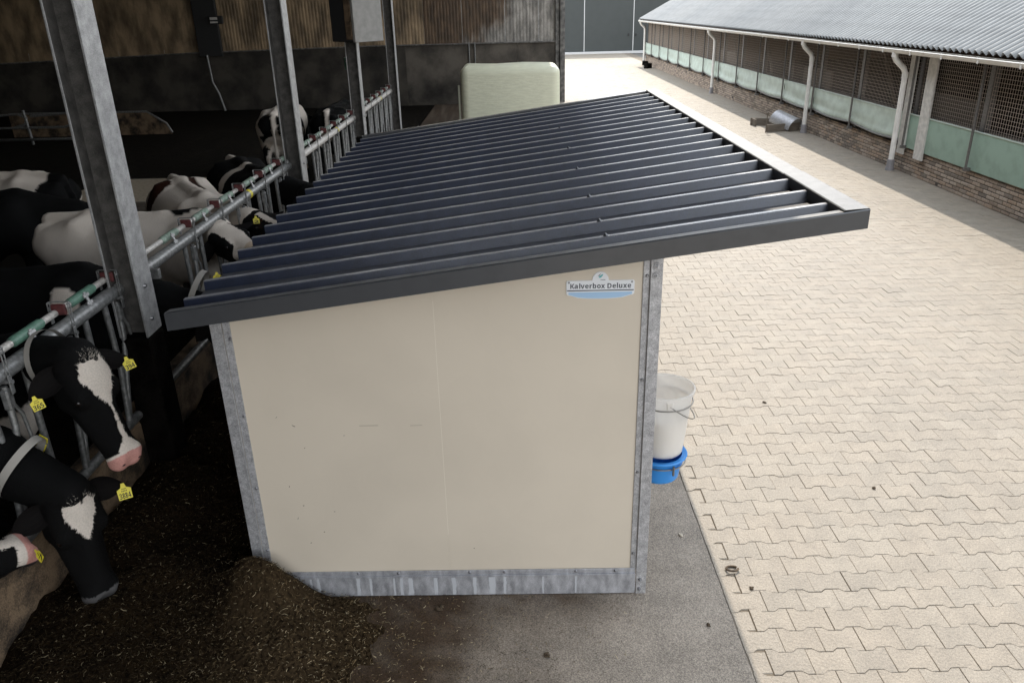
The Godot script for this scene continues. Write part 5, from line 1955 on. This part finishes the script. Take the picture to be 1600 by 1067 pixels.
	t = thing("bedding_box", "pale sand bedded cubicle seen between column and brown-streaked cow", "cubicle", Vector3(-6.3, 0, -13.6))
	st = MB.new()
	st.box(Vector3(0, 0.09, 0), Vector3(2.6, 0.2, 2.2), Basis(), 0.03)
	obj("sand_bed", st, M.sand, t)
	st = MB.new()
	st.box(Vector3(0, 0.12, 1.15), Vector3(2.7, 0.26, 0.06), Basis(), 0.01)
	obj("front_board", st, M.wood_grey, t)
	# timber frame with half barrel by the stable
	t = thing("timber_frame", "low frame of two grey boards with a half barrel cover against the stable wall", "frame", Vector3(6.3, 0, -20.2))
	st = MB.new()
	st.bar(Vector3(-0.05, 0.09, -0.75), Vector3(0.78, 0.09, -0.35), 0.05, 0.18, Vector3.UP, 0.006)
	obj("board", st, M.wood_grey, t)
	st = MB.new()
	st.bar(Vector3(-0.02, 0.09, 0.55), Vector3(0.86, 0.09, 0.30), 0.05, 0.18, Vector3.UP, 0.006)
	obj("board", st, M.wood_grey, t)
	st = MB.new()
	st.bar(Vector3(0.0, 0.09, -0.74), Vector3(0.0, 0.09, -0.45), 0.05, 0.17, Vector3.UP, 0.006)
	obj("end_board", st, M.wood_grey, t)
	st = MB.new()
	st.tube([Vector3(-0.06, 0.0, 0.60), Vector3(-0.05, 0.44, 0.60)], 0.012, 6)
	st.ball(Vector3(-0.05, 0.46, 0.60), Vector3(0.035, 0.035, 0.035))
	obj("stake", st, M.wood_grey, t)
	t = thing("half_barrel", "grey half barrel cover leaning between boards and white downpipe", "barrel", Vector3(6.86, 0.03, -20.05), 0.55)
	st = MB.new()
	var R := 0.25
	for k in 18:
		var a0 := PI * k / 18
		var a1 := PI * (k + 1) / 18
		for s in [1.0, 0.95]:
			var p := [Vector3(cos(a0) * R * s, sin(a0) * R * s, -0.32), Vector3(cos(a1) * R * s, sin(a1) * R * s, -0.32), Vector3(cos(a1) * R * s, sin(a1) * R * s, 0.32), Vector3(cos(a0) * R * s, sin(a0) * R * s, 0.32)]
			var n0 := Vector3(cos(a0), sin(a0), 0) * (1.0 if s == 1.0 else -1.0)
			var n1 := Vector3(cos(a1), sin(a1), 0) * (1.0 if s == 1.0 else -1.0)
			st.stri(p[0], p[1], p[2], n0, n1, n1)
			st.stri(p[0], p[2], p[3], n0, n1, n0)
		st.poly([Vector3(cos(a0) * R, sin(a0) * R, 0.32), Vector3(cos(a1) * R, sin(a1) * R, 0.32), Vector3(cos(a1) * R * 0.95, sin(a1) * R * 0.95, 0.32), Vector3(cos(a0) * R * 0.95, sin(a0) * R * 0.95, 0.32)], Vector3(0, 0, 1))
	var hb := obj("shell", st, M.galvanised, t)
	hb.rotation = Vector3(0.25, 0, 0.1)
	hb.position.y = 0.10
	# little things on the ground
	t = thing("iron_ring", "rusty iron ring lying at the ragged edge of the paving", "ring", Vector3(1.21, 0.012, -3.60))
	st = MB.new()
	pth = []
	for k in 21:
		var a := TAU * k / 22
		pth.append(Vector3(cos(a) * 0.034, 0.004 * sin(a), sin(a) * 0.026))
	st.tube(pth, 0.006, 6)
	obj("band", st, M.concrete_brown, t)
	var spots := [[0.80, -4.33, 0.028, "dark clod lying on asphalt just below the blue bucket"], [2.0, -5.62, 0.022, "dark leaf crumb on sunlit pavers right of the white bucket"], [1.28, -3.44, 0.02, "small dry leaf on the pavers just below the iron ring"], [2.36, -4.38, 0.02, "lone dark crumb in the middle of the sunlit pavers"], [-0.44, -3.34, 0.035, "tuft of dark silage on the asphalt under the bottom rail"], [0.12, -2.99, 0.02, "dark leaf fragment on the asphalt before the calf house"], [0.97, -3.17, 0.02, "greenish leaf scrap on shaded asphalt near the paving edge"], [0.98, -3.93, 0.018, "pale pebble on shaded asphalt near the iron ring"]]
	for s in spots:
		st = MB.new()
		for k in 5:
			var r: float = s[2] * rng.randf_range(0.35, 0.7)
			st.ball(Vector3(rng.randf_range(-0.5, 0.5) * s[2], r * 0.4, rng.randf_range(-0.5, 0.5) * s[2]), Vector3(r, r * 0.45, r * 0.6), Basis(Vector3.UP, rng.randf() * TAU), 7, 5)
		tag(obj("leaf_scrap" if "leaf" in s[3] else "clod", st, M.stain_white if "pale" in s[3] else M.leaf, self, Vector3(s[0], 0.002, s[1])), s[3], "debris")
	for s in [[7.35, -43.2, 0.16, "dark lump of scrap at the far corner of the stable"], [7.12, -40.9, 0.2, "black block standing by the far stable wall"]]:
		st = MB.new()
		st.box(Vector3(0, s[2] * 0.6, 0), Vector3(s[2] * 1.5, s[2] * 1.2, s[2] * 1.6), Basis(Vector3.UP, 0.4), 0.03)
		st.box(Vector3(-s[2] * 0.6, s[2] * 0.25, s[2] * 0.9), Vector3(s[2], s[2] * 0.5, s[2] * 1.2), Basis(Vector3.UP, -0.3), 0.03)
		tag(obj("block", st, M.concrete_dark, self, Vector3(s[0] - 0.25, 0, s[1])), s[3], "block")

func rounded_block(st: MB, s: Vector3, r: float) -> void:
	# a box with wide rounded edges, slightly bulging, base at y 0
	var h := s * 0.5
	var n := 18
	var pt := func(ax: int, sg: float, a: float, b: float) -> Array:
		var c := Vector3.ZERO
		c[ax] = sg
		c[(ax + 1) % 3] = a
		c[(ax + 2) % 3] = b
		var p := c * h
		var q := p.clamp(-h + Vector3.ONE * r, h - Vector3.ONE * r)
		var nn := (p - q)
		nn = nn.normalized() if nn.length() > 1e-6 else Vector3.UP
		var o := q + nn * r
		var bulge := 0.03 * (1.0 - pow(p.x / h.x, 2.0)) * (1.0 - pow(p.y / h.y, 2.0)) * signf(p.z)
		o += Vector3(0, 0.012 * sin(p.x * 4.0) * (p.y / h.y), bulge + 0.006 * sin(p.x * 6.0 + p.y * 5.0))
		return [o + Vector3(0, h.y, 0), nn]
	for ax in 3:
		for sg in [-1.0, 1.0]:
			var L := [h[(ax + 1) % 3], h[(ax + 2) % 3]]
			var co: Array = [[], []]
			for d in 2:
				for i in n + 1:
					# close samples over the rounded edge
					var m := r / (L[d] as float)
					var u := float(i) / n
					co[d].append(-1.0 + m * (u / 0.33) if u < 0.33 else (1.0 - m * ((1.0 - u) / 0.33) if u > 0.67 else lerpf(-1.0 + m, 1.0 - m, (u - 0.33) / 0.34)))
			for i in n:
				for j in n:
					var q: Array = []
					for e in [[0, 0], [1, 0], [1, 1], [0, 1]]:
						q.append(pt.call(ax, sg, co[0][i + e[0]], co[1][j + e[1]]))
					st.stri(q[0][0], q[1][0], q[2][0], q[0][1], q[1][1], q[2][1])
					st.stri(q[0][0], q[2][0], q[3][0], q[0][1], q[2][1], q[3][1])
